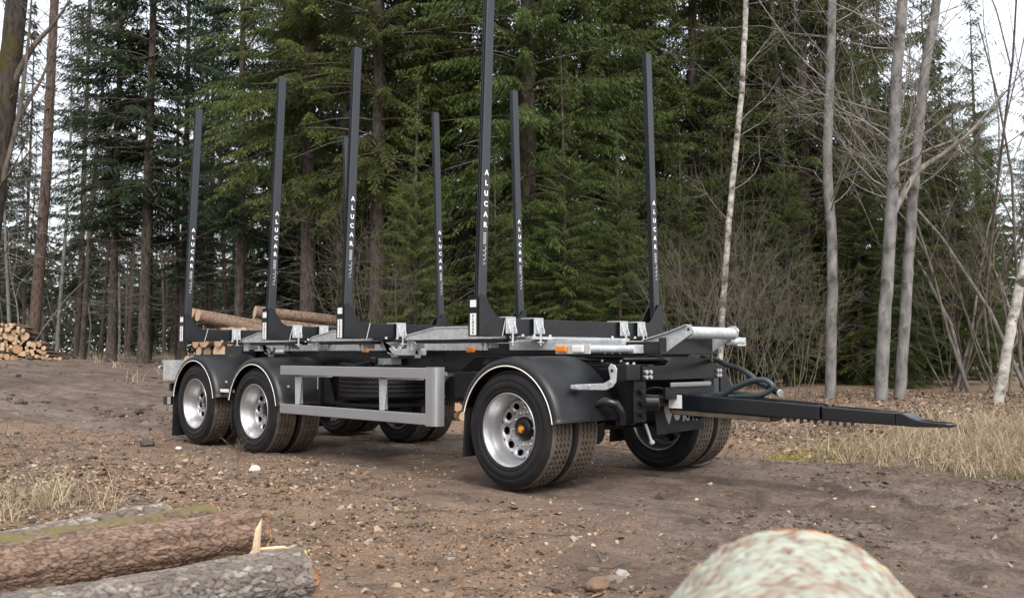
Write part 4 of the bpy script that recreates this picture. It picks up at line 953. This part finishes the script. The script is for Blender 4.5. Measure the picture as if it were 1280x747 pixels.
K_thin = Kind(); K_thin.trunk = trunk_mesh(8, 18, .10, 'spruce_bark', 8, .25); K_thin.crown = None; K_thin.extra = [('dead_branches', dead_limbs(9, 1.5, 14, 1.3, 7))]
K_thin2 = Kind(); K_thin2.trunk = trunk_mesh(10, 17, .075, 'alder_bark', 8, .4); K_thin2.crown = None; K_thin2.extra = [('dead_branches', dead_limbs(11, 2.5, 15, 1.5, 7, 'twig_bark'))]
rng = np.random.default_rng(77)
# near spruces: (column, distance, kind, scale, label)
NEAR = [
 (385, 23.0, K_bole, 1.00, 'spruce with thick bare lower trunk rising behind the second and third bunks'),
 (470, 21.5, K_bole, .92, 'spruce whose brown trunk stands just right of the third near stake'),
 (520, 25.0, K_low2, 1.05, 'dense green spruce filling the gap left of the short far stake'),
 (585, 22.5, K_low2, 1.0, 'green spruce directly behind the tallest near stake'),
 (660, 20.5, K_mid, 1.0, 'large spruce with sweeping bright branches between the two rightmost far stakes'),
 (735, 22.5, K_low, .98, 'broad bright green spruce left of the front far stake'),
 (800, 25.0, K_low2, 1.0, 'spruce half hidden behind the front far stake'),
 (870, 25.0, K_low, .95, 'dark low branched spruce behind the thin leaning birch'),
 (955, 24.0, K_low2, 1.0, 'dark spruce between the thin birch and the single grey alder'),
 (1010, 22.0, K_low, .85, 'low branched spruce just left of the single grey alder'),
 (1075, 23.5, K_low, .92, 'dark spruce between the grey alder and the twin trunks'),
 (1165, 22.5, K_low, .50, 'low branched spruce right behind the twin grey trunks'),
 (1225, 25.5, K_low2, .52, 'dark spruce behind the leaning white birch'),
 (1300, 24.0, K_low, .42, 'spruce at the right edge beyond the white birch')]
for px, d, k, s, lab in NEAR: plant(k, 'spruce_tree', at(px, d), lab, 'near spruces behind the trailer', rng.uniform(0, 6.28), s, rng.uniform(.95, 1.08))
LEFT = [
 (140, 36, K_high, 1.0, 'tall spruce with slim straight trunk left of the darkest trunk'),
 (180, 35, K_high, 1.25, 'tall dark trunked spruce standing at the end of the dirt clearing'),
 (228, 38, K_high2, 1.1, 'spruce directly behind the rear near stake'),
 (298, 31, K_high, 1.0, 'spruce with pale straight trunk between the two rear stakes'),
 (262, 45, K_high, 1.0, 'farther spruce between the rear stake and the pale trunk'),
 (352, 36, K_high2, 1.05, 'spruce behind the second near stake'),
 (100, 44, K_high2, 1.0, 'farther spruce at the right of the sky gap on the left'),
 (425, 31, K_high, 1.0, 'spruce farther back between the second and third near stakes'),
 (30, 47, K_high2, .8, 'small far spruce seen between the mossy trunk and the pine')]
for px, d, k, s, lab in LEFT: plant(k, 'spruce_tree', at(px, d), lab, 'spruces at the clearing edge', rng.uniform(0, 6.28), s, rng.uniform(.95, 1.05))
# far rows
def place(px):
    for lim, w in ((40, 'left of the pine trunk'), (138, 'between the pine and the tall dark trunked spruce'), (235, 'just left of the rear near stake'), (340, 'between the two rear near stakes'), (435, 'between the second and third near stakes'), (545, 'between the third near stake and the short far stake'), (650, 'around the tallest stake'), (810, 'between the two rightmost far stakes'), (905, 'right of the front far stake'), (1040, 'between the thin birch and the grey alder'), (1130, 'behind the twin trunks'), (1240, 'between the twin trunks and the white birch')):
        if px < lim: return w
    return 'beyond the leaning white birch'
for i in range(46):
    px = -60+i*31+rng.uniform(-12, 12)
    if px < 330: d = rng.uniform(50, 75); k = (K_far, K_high2)[i % 2]; s = rng.uniform(.7, .9); lab = 'distant far wood spruce'
    else: d = rng.uniform(31, 48); k = (K_far, K_far2)[i % 2]; s = rng.uniform(.8, 1.1); lab = 'distant dark spruce'
    if 15 < px < 95 or (px > 1180 and i % 2): continue
    if px > 1110: s *= .6
    elif px > 1010: s *= .8
    lab += ', '+place(px)
    plant(k, 'spruce_tree', at(px, d), lab, 'far spruces left' if px < 330 else 'far spruces behind', rng.uniform(0, 6.28), s)
for i in range(46):
    if i < 34: px = rng.uniform(-10, 420); d = rng.uniform(38, 70); lab = 'slim bare trunk beyond the clearing, '+place(px); g = 'slim trunks at left'
    else: px = rng.uniform(840, 1300); d = rng.uniform(21, 40); lab = 'slim bare trunk among the right hand spruces, '+place(px); g = 'slim trunks at right'
    plant((K_thin, K_thin2)[int(i % 5 == 0) if i < 34 else int(i % 3 == 0)], 'slim_tree', at(px, d), lab, g, rng.uniform(0, 6.28), rng.uniform(.8, 1.25), 1., (rng.uniform(-.05, .05), rng.uniform(-.05, .05)))
# young spruces along the forest edge
YOUNG = [(520, 18.5, .33, 'young spruce left of the short far stake'), (620, 17.6, .26, 'small young spruce between the tallest stake and the next far stake'), (705, 19.0, .36, 'young spruce midway between the two rightmost far stakes'), (775, 18.5, .30, 'young spruce just left of the front far stake'), (450, 22.5, .30, 'young spruce behind the third near stake'),
 (985, 19.5, .32, 'young spruce left of the single grey alder'), (1075, 20.0, .36, 'young spruce between the grey alder and the twin trunks'), (1160, 20.0, .34, 'young spruce right of the twin trunks'), (1230, 21.5, .30, 'young spruce left of the leaning white birch'), (850, 20.5, .30, 'young spruce right of the front far stake'), (905, 21.5, .36, 'young spruce behind the thin birch'), (1195, 19.5, .36, 'young spruce midway between the twin trunks and the white birch'), (1130, 19.0, .30, 'young spruce directly behind the twin trunks')]
for i, (px, d, s, lab) in enumerate(YOUNG):
    plant((K_low, K_low2)[i % 2], 'young_spruce', at(px, d), lab, 'young spruces at the wood edge', rng.uniform(0, 6.28), s)
# --- bare broadleaf trees
def grow(m, rng, p, d, L, r, depth, maxd, curv=.18, up=.12, nb=(3, 5), n=None, spread=(.45, .95), shrink=(.45, .7)):
    seg = 5; pts = [p.copy()]; rs = [r]; q = p.copy(); dd = d.normalized()
    for i in range(seg):
        dd = (dd+Vector(rng.normal(size=3))*curv+Vector((0, 0, up))).normalized(); q = q+dd*(L/seg); pts.append(q.copy()); rs.append(r*(1-.72*(i+1)/seg))
    m.tube(pts, rs, n or (6 if depth == 0 else 4 if depth == 1 else 3), caps=False)
    if depth >= maxd: return
    for k in range(rng.integers(*nb)):
        u = rng.uniform(.3, 1.)*seg; i = min(int(u), seg-1); b = pts[i].lerp(pts[i+1], u-i); td = (pts[i+1]-pts[i]).normalized()
        side = td.orthogonal().normalized(); side.rotate(Matrix.Rotation(rng.uniform(0, 6.28), 3, td))
        a = rng.uniform(*spread); nd = td*math.cos(a)+side*math.sin(a)
        grow(m, rng, b, nd, L*rng.uniform(*shrink), max(.0022, rs[i]*rng.uniform(.4, .6)), depth+1, maxd, curv, up, nb, None, spread, shrink)
def hero_tree(name, pts, d, r0, r1, mt, label, seed, limbs, twig='twig_bark', n=14, height=15., extra=()):
    """trunk through photo points at distance d; limbs = (number, from height, length, levels)"""
    P = [at(px, d+(dd if dd else 0), py=py) for px, py, dd in [(q+(0,))[:3] for q in pts]]
    base = P[0].copy(); g = float(ground_h(base.x, base.y)); base.z = min(base.z, g)-.1
    last = P[-1]; dirn = (P[-1]-P[-2]).normalized(); 
    while last.z < height: last = last+(dirn+Vector((0, 0, .5))).normalized()*1.2; P.append(last)
    P = [base]+[q for q in P if q.z > base.z+.3]; S = spline(P, 8); o = empty(name, base); rng = np.random.default_rng(seed)
    k = len(S); rs = [r0+(r1-r0)*(i/(k-1))**.9 for i in range(k)]; rs[0] *= 1.3; rs[1] *= 1.12
    m = MB(); m.tube([q+Vector(rng.normal(size=3))*.004 for q in S], rs, n)
    t = MB(); t.v = m.v; t.f = m.f; t.m = m.m; t.sm = m.sm
    me = t.mesh('trunk', mt, base); tr = bpy.data.objects.new('trunk', me); COL.objects.link(tr); tr.parent = o
    c = MB(); num, h0, L, lev = limbs
    for q in range(num):
        i = rng.integers(1, k-1)
        if S[i].z < base.z+h0: continue
        az = rng.uniform(0, 6.28); u = (S[i].z-base.z)/height
        grow(c, rng, S[i], Vector((math.cos(az), math.sin(az), rng.uniform(.1, .9))), L*rng.uniform(.4, 1)*(1-.4*u), max(.007, rs[i]*rng.uniform(.10, .22)), 1, lev, .16, .08)
    for ex in extra:                                           # limbs drawn through photo points
        E = [at(px, d+dd, py=py) for px, py, dd in ex[0]]; E = spline(E, 6); kk = len(E)
        c.tube(E, [ex[1]*(1-.75*i/(kk-1)) for i in range(kk)], 7)
        for i in range(2, kk, 2):
            az = rng.uniform(0, 6.28); grow(c, rng, E[i], Vector((math.cos(az), math.sin(az), rng.uniform(-.2, .8))), ex[2]*rng.uniform(.4, 1), max(.005, ex[1]*.22*(1-.6*i/kk)), 1, lev, .16, .08)
    cr = bpy.data.objects.new('crown', c.mesh('crown', twig, base)); COL.objects.link(cr); cr.parent = o
    return tag(o, label, 'tree')
hero_tree('alder_tree', [(1035, 508), (1040, 400), (1042, 300), (1038, 210), (1043, 100), (1048, 0)], 15.5, .088, .045, 'alder_bark', 'single grey alder trunk standing left of the twin trunks', 1, (44, 3.0, 2.8, 3))
hero_tree('alder_tree', [(1097, 517), (1106, 400), (1117, 270), (1122, 190), (1128, 90), (1137, 0)], 15.0, .102, .06, 'alder_bark', 'left of the twin grey trunks, slightly slanting', 2, (75, 3.5, 2.8, 3),
          extra=[([(1120, 265, 0), (1150, 215, .1), (1185, 190, 0), (1222, 160, -.2), (1262, 112, -.3)], .06, 1.8)])
hero_tree('alder_tree', [(1120, 513), (1133, 380), (1141, 290), (1150, 200), (1163, 90), (1180, 0)], 15.6, .092, .05, 'alder_bark', 'right of the twin grey trunks, leaning further right at the top', 3, (80, 3.5, 2.8, 3))
hero_tree('birch_tree', [(898, 470), (904, 380), (911, 300), (921, 200), (930, 120), (937, 20)], 17.5, .062, .038, 'birch_bark', 'thin pale birch leaning right just beyond the front far stake', 4, (40, 2.5, 2.2, 3))
hero_tree('birch_tree', [(1240, 517), (1252, 470), (1264, 410), (1277, 355), (1300, 260), (1325, 160)], 14.0, .075, .055, 'birch_bark', 'white birch leaning right at the right edge of picture', 5, (16, 3.0, 2.0, 3), height=10)
hero_tree('mossy_tree', [(-28, 470), (-24, 380), (-17, 290), (-6, 170), (4, 60), (10, -40)], 22, .27, .20, 'mossy_bark', 'big mossy trunk at the left edge with spreading bare limbs', 6, (60, 2.5, 3.4, 3), 'dead_twig',
          extra=[([(2, 110, 0), (30, 55, -.2), (55, 25, -.3), (78, -10, -.4)], .085, 2.0), ([(-6, 190, 0), (24, 130, .1), (45, 90, .2), (60, 40, .2)], .06, 1.8), ([(-12, 260, 0), (14, 150, -.2), (24, 60, -.3), (28, -20, -.3)], .07, 1.8)])
hero_tree('pine_tree', [(42, 438), (47, 330), (52, 230), (54, 130), (56, 30), (58, -60)], 41, .27, .14, 'pine_bark', 'straight reddish pine trunk rising behind the left log heap', 7, (60, 5.0, 3.0, 3), 'dead_twig', height=20)
# bare bushes and saplings: three shapes copied
def shrub_kind(seed, n, H, lev=3):
    rng = np.random.default_rng(seed); c = MB()
    for k in range(n):
        az = rng.uniform(0, 6.28); r = rng.uniform(0, .25); grow(c, rng, Vector((r*math.cos(az), r*math.sin(az), -.05)), Vector((math.cos(az)*.35, math.sin(az)*.35, 1)), H*rng.uniform(.6, 1), .0042*H*rng.uniform(.7, 1.2), 0, lev, .12, .05, (3, 6))
    return c
SH = [shrub_kind(s, n, H).mesh('bush', mt) for s, n, H, mt in ((20, 5, 4.2, 'dead_twig'), (21, 6, 3.2, 'dead_twig'), (22, 6, 2.2, 'dead_twig'), (23, 3, 7.0, 'sapling_bark'))]
BUSH = [(940, 13.2, 2, .8, 'low bare bush nearest the drawbar hoses'), (972, 13.8, 2, .75, 'low bare bush right of the drawbar hoses'), (995, 14.6, 1, .6, 'small brown bush left of the single grey alder'), (925, 14.9, 1, .8, 'brown twiggy bush behind the front bumper tube'),
 (880, 17, 0, .8, 'tall brown bush left of the thin birch'), (850, 17.8, 1, .9, 'brown bush right of the front far stake'), (850, 20, 3, .85, 'bare sapling right of the front far stake'),
 (1190, 17.5, 1, .9, 'brown bush right of the twin trunks'), (1258, 16.5, 0, 1.0, 'tall brown bush behind the leaning white birch'), (1290, 16, 0, 1.1, 'tall brown bush at the right picture edge'),
 (1190, 19, 3, 1.15, 'bare sapling just right of the twin trunks'), (1215, 17, 3, 1.2, 'tall bare sapling midway between twin trunks and white birch'), (1300, 16.5, 3, 1.2, 'tall bare sapling cut by the right picture edge'),  (1240, 19.5, 3, 1.25, 'bare sapling above the leaning white birch'), (1278, 18.5, 3, 1.2, 'bare sapling at the right picture edge'),
 (495, 18.5, 1, 1.0, 'brown bush right of the third near stake'), (455, 19, 1, 1.1, 'brown bush behind the third near stake'),
 (20, 40, 3, 1.3, 'bare sapling behind the left log heap, nearest the mossy trunk'), (62, 48, 3, 1.4, 'bare sapling in the sky gap beside the pine trunk'), (85, 46, 3, 1.5, 'bare sapling in the middle of the left sky gap'), (110, 50, 3, 1.4, 'bare sapling at the right of the left sky gap')]
for i, (px, d, k, s, lab) in enumerate(BUSH):
    o = put('bare_bush' if k != 3 else 'bare_sapling', SH[k], None, at(px, d), rng.uniform(0, 6.28)); o.scale = (s, s, s*rng.uniform(.9, 1.15)); tag(o, lab, 'bush' if k != 3 else 'sapling', 'bare bushes and saplings')
# wood continuing past the left picture edge (it is mirrored in the dark paint)
for k_, (wx, wy) in enumerate([(-19, -7), (-16, -11), (-12, -14), (-9, -18), (-22, -12), (-17, -17), (-13, -21), (-5, -21), (-26, -8), (-1, -24), (-20, -22)]):
    plant((K_far, K_far2)[k_ % 2], 'spruce_tree', Vector((wx, wy, float(ground_h(wx, wy)))), 'spruce of the wood continuing past the left picture edge', 'spruces past the left edge', k_*1.3, .95)
# far wood closing the view: one mass
rng = np.random.default_rng(900); n = 90000
px = rng.uniform(-260, 1560, n); d = rng.uniform(72, 110, n); s_ = (px-640)/FPX*d
x = CAM.x+Fh.x*d+Rh.x*s_; y = CAM.y+Fh.y*d+Rh.y*s_; top = 9+4.5*fbm(x*.09, y*.09, 0, 3, 5)*2+3*vnoise(x*.5, y*.5, 0, 6)
z = ground_h(x, y)+rng.random(n)**.85*np.maximum(top, 3); c = np.stack([x, y, z], -1)
a = rng.normal(size=(n, 3))*[1, 1, .5]; a /= np.linalg.norm(a, axis=1, keepdims=True); b = np.cross(a, rng.normal(size=(n, 3))); b /= np.linalg.norm(b, axis=1, keepdims=True)
L = rng.uniform(.35, 1.0, n)[:, None]; V = np.stack([c-a*L*.6, c+b*L*.28, c+a*L*.6-np.array([0, 0, .25])*L], 1).reshape(-1, 3)
tag(put('far_wood', raw_mesh('far_wood', V, np.arange(3*n).reshape(-1, 3), 'far_mass', rng.random(n))), 'distant mixed wood closing the view behind all the trees', kind='stuff')
# ================================================================== GROUND COVER (uncountable: stuff)
rng = np.random.default_rng(123)
def scatter_pts(n, xr, yr, dens):
    x = rng.uniform(*xr, n); y = rng.uniform(*yr, n); k = rng.random(n) < dens(x, y); return x[k], y[k]
def cam_fade(x, y, d0=3.0, p=1.2):
    d = np.hypot(x-CAM.x, y-CAM.y); return np.clip((d0/np.maximum(d, .5))**p, 0, 1)
def leaves(name, x, y, size, mt, tone, lift=.0, flat=.45, label=None):
    n = len(x); z = ground_h(x, y)+lift; a = rng.uniform(0, 6.28, n); s = size*rng.uniform(.55, 1.35, n)
    nx, ny = rng.normal(0, flat, n), rng.normal(0, flat, n); nz = np.ones(n); nn = np.stack([nx, ny, nz], -1); nn /= np.linalg.norm(nn, axis=1, keepdims=True)
    e1 = np.stack([np.cos(a), np.sin(a), 0*a], -1); e1 -= nn*(e1*nn).sum(1, keepdims=True); e1 /= np.linalg.norm(e1, axis=1, keepdims=True); e2 = np.cross(nn, e1)
    c = np.stack([x, y, z+s*.10], -1); w = s*rng.uniform(.3, .6, n); curl = s*rng.uniform(-.12, .30, n)
    S, Wd, C = s[:, None], w[:, None], curl[:, None]
    v = [c-e1*S*.55, c-e1*S*.1+e2*Wd+nn*C, c+e1*S*.5+e2*Wd*.25, c+e1*S*.32-e2*Wd*.6+nn*C*.6, c-e1*S*.2-e2*Wd+nn*C]
    V = np.stack(v, 1).reshape(-1, 3); b = np.arange(n)[:, None]*5
    F = np.concatenate([b+[0, 4, 1], b+[1, 4, 3], b+[1, 3, 2]], 1).reshape(-1, 3)
    return tag(put(name, raw_mesh(name, V, F, mt, np.repeat(tone, 3))), label, kind='stuff')
def lit(x, y): return ground_litter(x, y)
# dead leaves: near verge
x, y = scatter_pts(190000, (-13, 5.2), (-5.2, .6), lambda x, y: (lit(x, y)**1.5)*np.clip(.10+.5*fbm(x*1.7, y*1.7, 0, 3, 71)+.75*np.exp(-(((x+2.8)/1.6)**2+((y+2.2)/1.1)**2)), .03, 1)*cam_fade(x, y, 7, .8))
leaves('leaf_litter', x, y, rng.choice([.013, .026, .05], len(x), p=[.55, .36, .09]), 'dead_leaf', np.clip(rng.beta(2.2, 2.4, len(x))*.93, 0, 1), label='dead brown leaves littering the near verge by the logs')
x, y = scatter_pts(130000, (-3, 12), (3.0, 12.5), lambda x, y: (lit(x, y)**2)*np.clip(.55+.8*fbm(x*1.1, y*1.1, 0, 3, 72), .1, 1))
leaves('leaf_litter', x, y, rng.choice([.02, .034, .055], len(x), p=[.5, .4, .1]), 'dead_leaf', np.clip(rng.beta(1.8, 1.7, len(x))*.9, 0, 1), .01, .55, label='dead brown leaves covering the bank beyond the road')
# bark crumbs and wood chips
x, y = scatter_pts(170000, (-9, 5.0), (-5.2, .6), lambda x, y: (lit(x, y))*np.clip(.5+fbm(x*1.2+4, y*1.2, 0, 3, 73), .1, 1)*cam_fade(x, y, 5.5, 1.2))
leaves('bark_crumbs', x, y, rng.choice([.008, .014, .026], len(x), p=[.5, .4, .1]), 'chip', np.clip(rng.beta(2.6, 4.2, len(x))*.95, 0, 1), .0, .7, label='reddish bark crumbs and wood chips strewn round the logs')
# sparse leaves and chips on the muddy road
x, y = scatter_pts(60000, (-12, 9), (-3.5, 3.6), lambda x, y: (1-lit(x, y))*.55*np.clip(.25+fbm(x*.9, y*.9, 0, 3, 75)*1.6, .03, 1))
leaves('road_litter', x, y, rng.choice([.012, .02, .035], len(x), p=[.6, .33, .07]), 'dead_leaf', np.clip(rng.beta(1.3, 2.6, len(x)), 0, 1), label='few leaves and bits trodden into the muddy road')
# clods of mud
def lumps(name, x, y, size, mt, tone, label, sq=.6):
    ico = bmesh.new(); bmesh.ops.create_icosphere(ico, subdivisions=1, radius=1); B = np.array([v.co[:] for v in ico.verts]); F0 = np.array([[v.index for v in f.verts] for f in ico.faces]); ico.free()
    n = len(x); s = size*rng.uniform(.4, 1.6, n)**1.3; z = ground_h(x, y)
    sc = np.stack([s*rng.uniform(.7, 1.5, n), s*rng.uniform(.6, 1.2, n), s*sq*rng.uniform(.6, 1.2, n)], -1)
    V = B[None]*sc[:, None]*(1+rng.uniform(-.22, .22, (n, len(B), 1))); a = rng.uniform(0, 6.28, n); ca, sa = np.cos(a)[:, None], np.sin(a)[:, None]
    V = np.stack([V[..., 0]*ca-V[..., 1]*sa+x[:, None], V[..., 0]*sa+V[..., 1]*ca+y[:, None], V[..., 2]+(z+s*sq*.25)[:, None]], -1)
    F = (F0[None]+np.arange(n)[:, None, None]*len(B)).reshape(-1, 3)
    tag(put(name, raw_mesh(name, V.reshape(-1, 3), F, mt, np.repeat(tone, len(F0)), smooth=False)), label, kind='stuff')
x, y = scatter_pts(110000, (-9, 8), (-4, 3.8), lambda x, y: np.clip(fbm(x*1.3, y*2.6, 0, 4, 81)*2.6+.12, 0, 1)*np.where((x > -6.2) & (x < .9) & (y > -.12) & (y < 2.6), .1, 1)*(1-.7*lit(x, y))*cam_fade(x, y, 6, .8))
lumps('mud_clods', x, y, rng.choice([.007, .013, .026], len(x), p=[.6, .33, .07]), 'clod', rng.beta(2, 2, len(x)), 'dark mud clods churned up on the road')
x, y = scatter_pts(1500, (-6, 5), (-5, .3), lambda x, y: lit(x, y)*.8*np.clip(.3+fbm(x*1.5, y*1.5, 0, 3, 83), 0, 1))
lumps('gravel', x, y, .014, 'stone_mix', rng.beta(1.5, 3, len(x)), 'small stones scattered among the near litter')
# twigs
def twigs(name, x, y, L, r, mt, label):
    m = MB(); z = ground_h(x, y)
    for a, b, c in zip(x, y, z):
        az = rng.uniform(0, 6.28); l = L*rng.uniform(.3, 1.3); k = rng.uniform(-.5, .5); pts = []
        for i in range(5):
            u = i/4-.5; px, py = a+math.cos(az+k*u)*l*u, b+math.sin(az+k*u)*l*u; pts.append((px, py, float(ground_h(px, py))+r*1.2+.012*abs(math.sin(i*2+a))))
        m.tube(pts, [r, r*.9, r*.8, r*.65, r*.4], 4, caps=False)
    tag(put(name, m.mesh(name, mt)), label, kind='stuff')
x, y = scatter_pts(900, (-8, 5), (-5, .3), lambda x, y: lit(x, y)*.6); twigs('fallen_twigs', x, y, .28, .004, 'dead_twig', 'fallen twigs lying in the near litter')
x, y = scatter_pts(170, (-4, 8), (-3.5, 3.5), lambda x, y: (1-lit(x, y))*.5); twigs('road_twigs', x, y, .35, .004, 'dead_twig', 'broken twigs pressed into the muddy road')
x, y = scatter_pts(500, (-3, 12), (3.3, 12), lambda x, y: .7+0*x); twigs('bank_twigs', x, y, .6, .007, 'dead_twig', 'dry twigs on the bank beyond the road')
# grass
def grass(name, x, y, h, mt, label, wd=.004, bend=.55, seg=3):
    n = len(x); z = ground_h(x, y)-.01; a = rng.uniform(0, 6.28, n); hh = h*rng.uniform(.35, 1.25, n); bd = bend*rng.uniform(.2, 1.6, n)
    ang = rng.uniform(0, 6.28, n); sx, sy = np.cos(ang)*wd, np.sin(ang)*wd; V = []
    for i in range(seg+1):
        u = i/seg; lean = hh*bd*u**1.7; px = x+np.cos(a)*lean; py = y+np.sin(a)*lean; pz = z+hh*(u-.42*np.minimum(bd, 1.6)*u**2.2); w = 1-.85*u
        V += [np.stack([px-sx*w, py-sy*w, pz], -1), np.stack([px+sx*w, py+sy*w, pz], -1)]
    V = np.stack(V, 1); k = 2*(seg+1); b = np.arange(n)[:, None]*k
    F = np.concatenate([b+[2*i, 2*i+1, 2*i+3, 2*i+2] for i in range(seg)], 1).reshape(-1, 4)
    tag(put(name, raw_mesh(name, V.reshape(-1, 3), F, mt, np.repeat(rng.random(n), seg), k=4)), label, kind='stuff')
def tufts(n, xr, yr, per, spread, dens):
    cx, cy = scatter_pts(n, xr, yr, dens); k = np.repeat(np.arange(len(cx)), per)
    return cx[k]+rng.normal(0, spread, len(k)), cy[k]+rng.normal(0, spread, len(k))
x, y = tufts(6500, (.0, 9), (3.35, 8.5), 14, .08, lambda x, y: np.clip(.75+1.2*fbm(x*.7, y*.7, 0, 2, 91), 0, 1)*np.exp(-np.abs(y-4.6)/2.4)*sstep(.2, 1.8, x))
grass('dry_grass', x, y, .27, 'dry_grass', 'blond dry grass along the far side of the road', .0042, .95)
x, y = tufts(190, (-2.6, -1.2), (-3.6, -2.3), 11, .05, lambda x, y: np.exp(-(((x+1.9)/.55)**2+((y+2.9)/.45)**2))); grass('dry_grass', x, y, .24, 'dry_grass', 'pale dry grass clump at left beside weed stems', .0035, 1.15)
x, y = tufts(60, (-8, 4), (-4.5, .0), 10, .02, lambda x, y: lit(x, y)*.7); grass('grass_blades', x, y, .06, 'green_grass', 'few small green grass sprigs in the near litter', .003)
x, y = tufts(120, (2.2, 5.0), (3.3, 4.4), 26, .07, lambda x, y: np.clip(.5+fbm(x*2, y*2, 0, 2, 95), 0, 1)*np.exp(-((x-3.3)/.8)**2)); grass('green_grass', x, y, .10, 'green_grass', 'fresh green grass at the road edge on the right', .0045)
x, y = scatter_pts(60000, (-.6, 3.2), (3.3, 6.0), lambda x, y: np.clip(fbm(x*1.6, y*1.6, 0, 3, 96)*2.2+.25, 0, 1)*np.exp(-((x-.55)/.55)**2)*np.exp(-np.abs(y-3.7)/.8)); grass('moss', x, y, .035, 'moss', 'yellow green moss on the bank right of the far front wheel', .006, .8, 2)
x, y = scatter_pts(9000, (.8, 6), (3.8, 9.5), lambda x, y: np.clip(fbm(x*1.6, y*1.6, 0, 3, 97)*3-.35, 0, 1)); grass('moss', x, y, .035, 'moss', 'scattered moss spots among the bank leaves', .006, .8, 2)
x, y = tufts(600, (-45, -17), (3, 26), 12, .12, lambda x, y: .6*sstep(4, 9, y-(-17-x)*.25)); grass('dry_grass', x, y, .45, 'dry_grass', 'dry grass under the far trees beyond the clearing', .012)
x, y = tufts(420, (-.5, 10), (3.4, 9.5), 7, .05, lambda x, y: np.clip(.4+fbm(x*.8, y*.8, 0, 2, 99), 0, 1)); grass('dry_weeds', x, y, .42, 'dry_weed', 'thin brown dry weed stalks on the bank beyond the road', .0035, .35)
x, y = scatter_pts(9000, (-34, -8), (-6, 12), lambda x, y: np.clip(fbm(x*.5, y*.9, 0, 4, 84)*2.2+.05, 0, 1)*(1-lit(x, y))); lumps('mud_clods', x, y, rng.choice([.025, .045, .08], len(x), p=[.6, .32, .08]), 'clod', rng.beta(2, 2, len(x)), 'churned clods of dirt in the clearing at left', .5)
# single things on the ground
def rock(name, p, s, mt, label, seed):
    b = bmesh.new(); bmesh.ops.create_icosphere(b, subdivisions=3, radius=1); r_ = np.random.default_rng(seed); o = r_.uniform(0, 9, 3)
    m = MB(); vs = []
    for v in b.verts:
        c = np.array(v.co[:]); k = 1+.45*float(fbm(c[0]*1.2+o[0], c[1]*1.2+o[1], c[2]*1.2, 3, seed)); vs.append((c[0]*s[0]*k, c[1]*s[1]*k, c[2]*s[2]*k))
    fs = [tuple(v.index for v in f.verts) for f in b.faces]; b.free(); m.add(vs, fs)
    me = m.mesh(name, mt); ob = put(name, me, None, (p[0], p[1], float(ground_h(p[0], p[1]))+s[2]*.5), r_.uniform(0, 6)); return tag(ob, label, 'stone')
a_ = simple('pale_stone', (.62, .61, .60), .7, 0, .12, 20); a_ = simple('dark_clod', (.06, .048, .042), .9, 0, .3, 30, .3); simple('grey_stone', (.30, .28, .26), .8, 0, .2, 20, .2); simple('brown_stone', (.15, .095, .06), .9, 0, .35, 25, .3)
rock('white_stone', (-2.51, -.79), (.045, .05, .038), 'pale_stone', 'white stone lying on the ground near the second rear wheel', 1)
rock('dirt_lump', (-5.49, -.48), (.09, .08, .055), 'dark_clod', 'dark lump of earth lying left of the rear wheel', 2)
rock('stone', (2.58, -1.98), (.05, .06, .04), 'brown_stone', 'brown stone half buried left of the pale foreground log', 3)
rock('stone', (2.50, -1.70), (.035, .03, .022), 'grey_stone', 'pale grey stone above the brown one near the pale foreground log', 4)
rock('white_stone', (-5.05, -.30), (.035, .03, .02), 'pale_stone', 'small white stone just left of the rear wheel', 5)
rock('dirt_lump', (4.05, 1.75), (.12, .10, .05), 'dark_clod', 'dark lump of churned earth on the road under the drawbar tip', 6)
# weed stems at left
for (wx, wy, h, lab) in ((-1.62, -3.12, .42, 'dark dry weed stem nearest the left edge'), (-1.80, -2.98, .50, 'tall dry weed stem second from the left edge'), (-2.1, -2.52, .46, 'dry weed stem right of the pale grass clump'), (-2.52, -.95, .30, 'thin dry stem in front of the second rear wheel')):
    r_ = np.random.default_rng(int(h*1000)); m = MB(); z = float(ground_h(wx, wy)); grow(m, r_, Vector((wx, wy, z-.02)), Vector((r_.uniform(-.2, .2), r_.uniform(-.2, .2), 1)), h, .0055, 0, 2, .10, .05, (3, 6), 5)
    tag(part('weed_stem', m, 'dead_twig'), lab, 'weed')
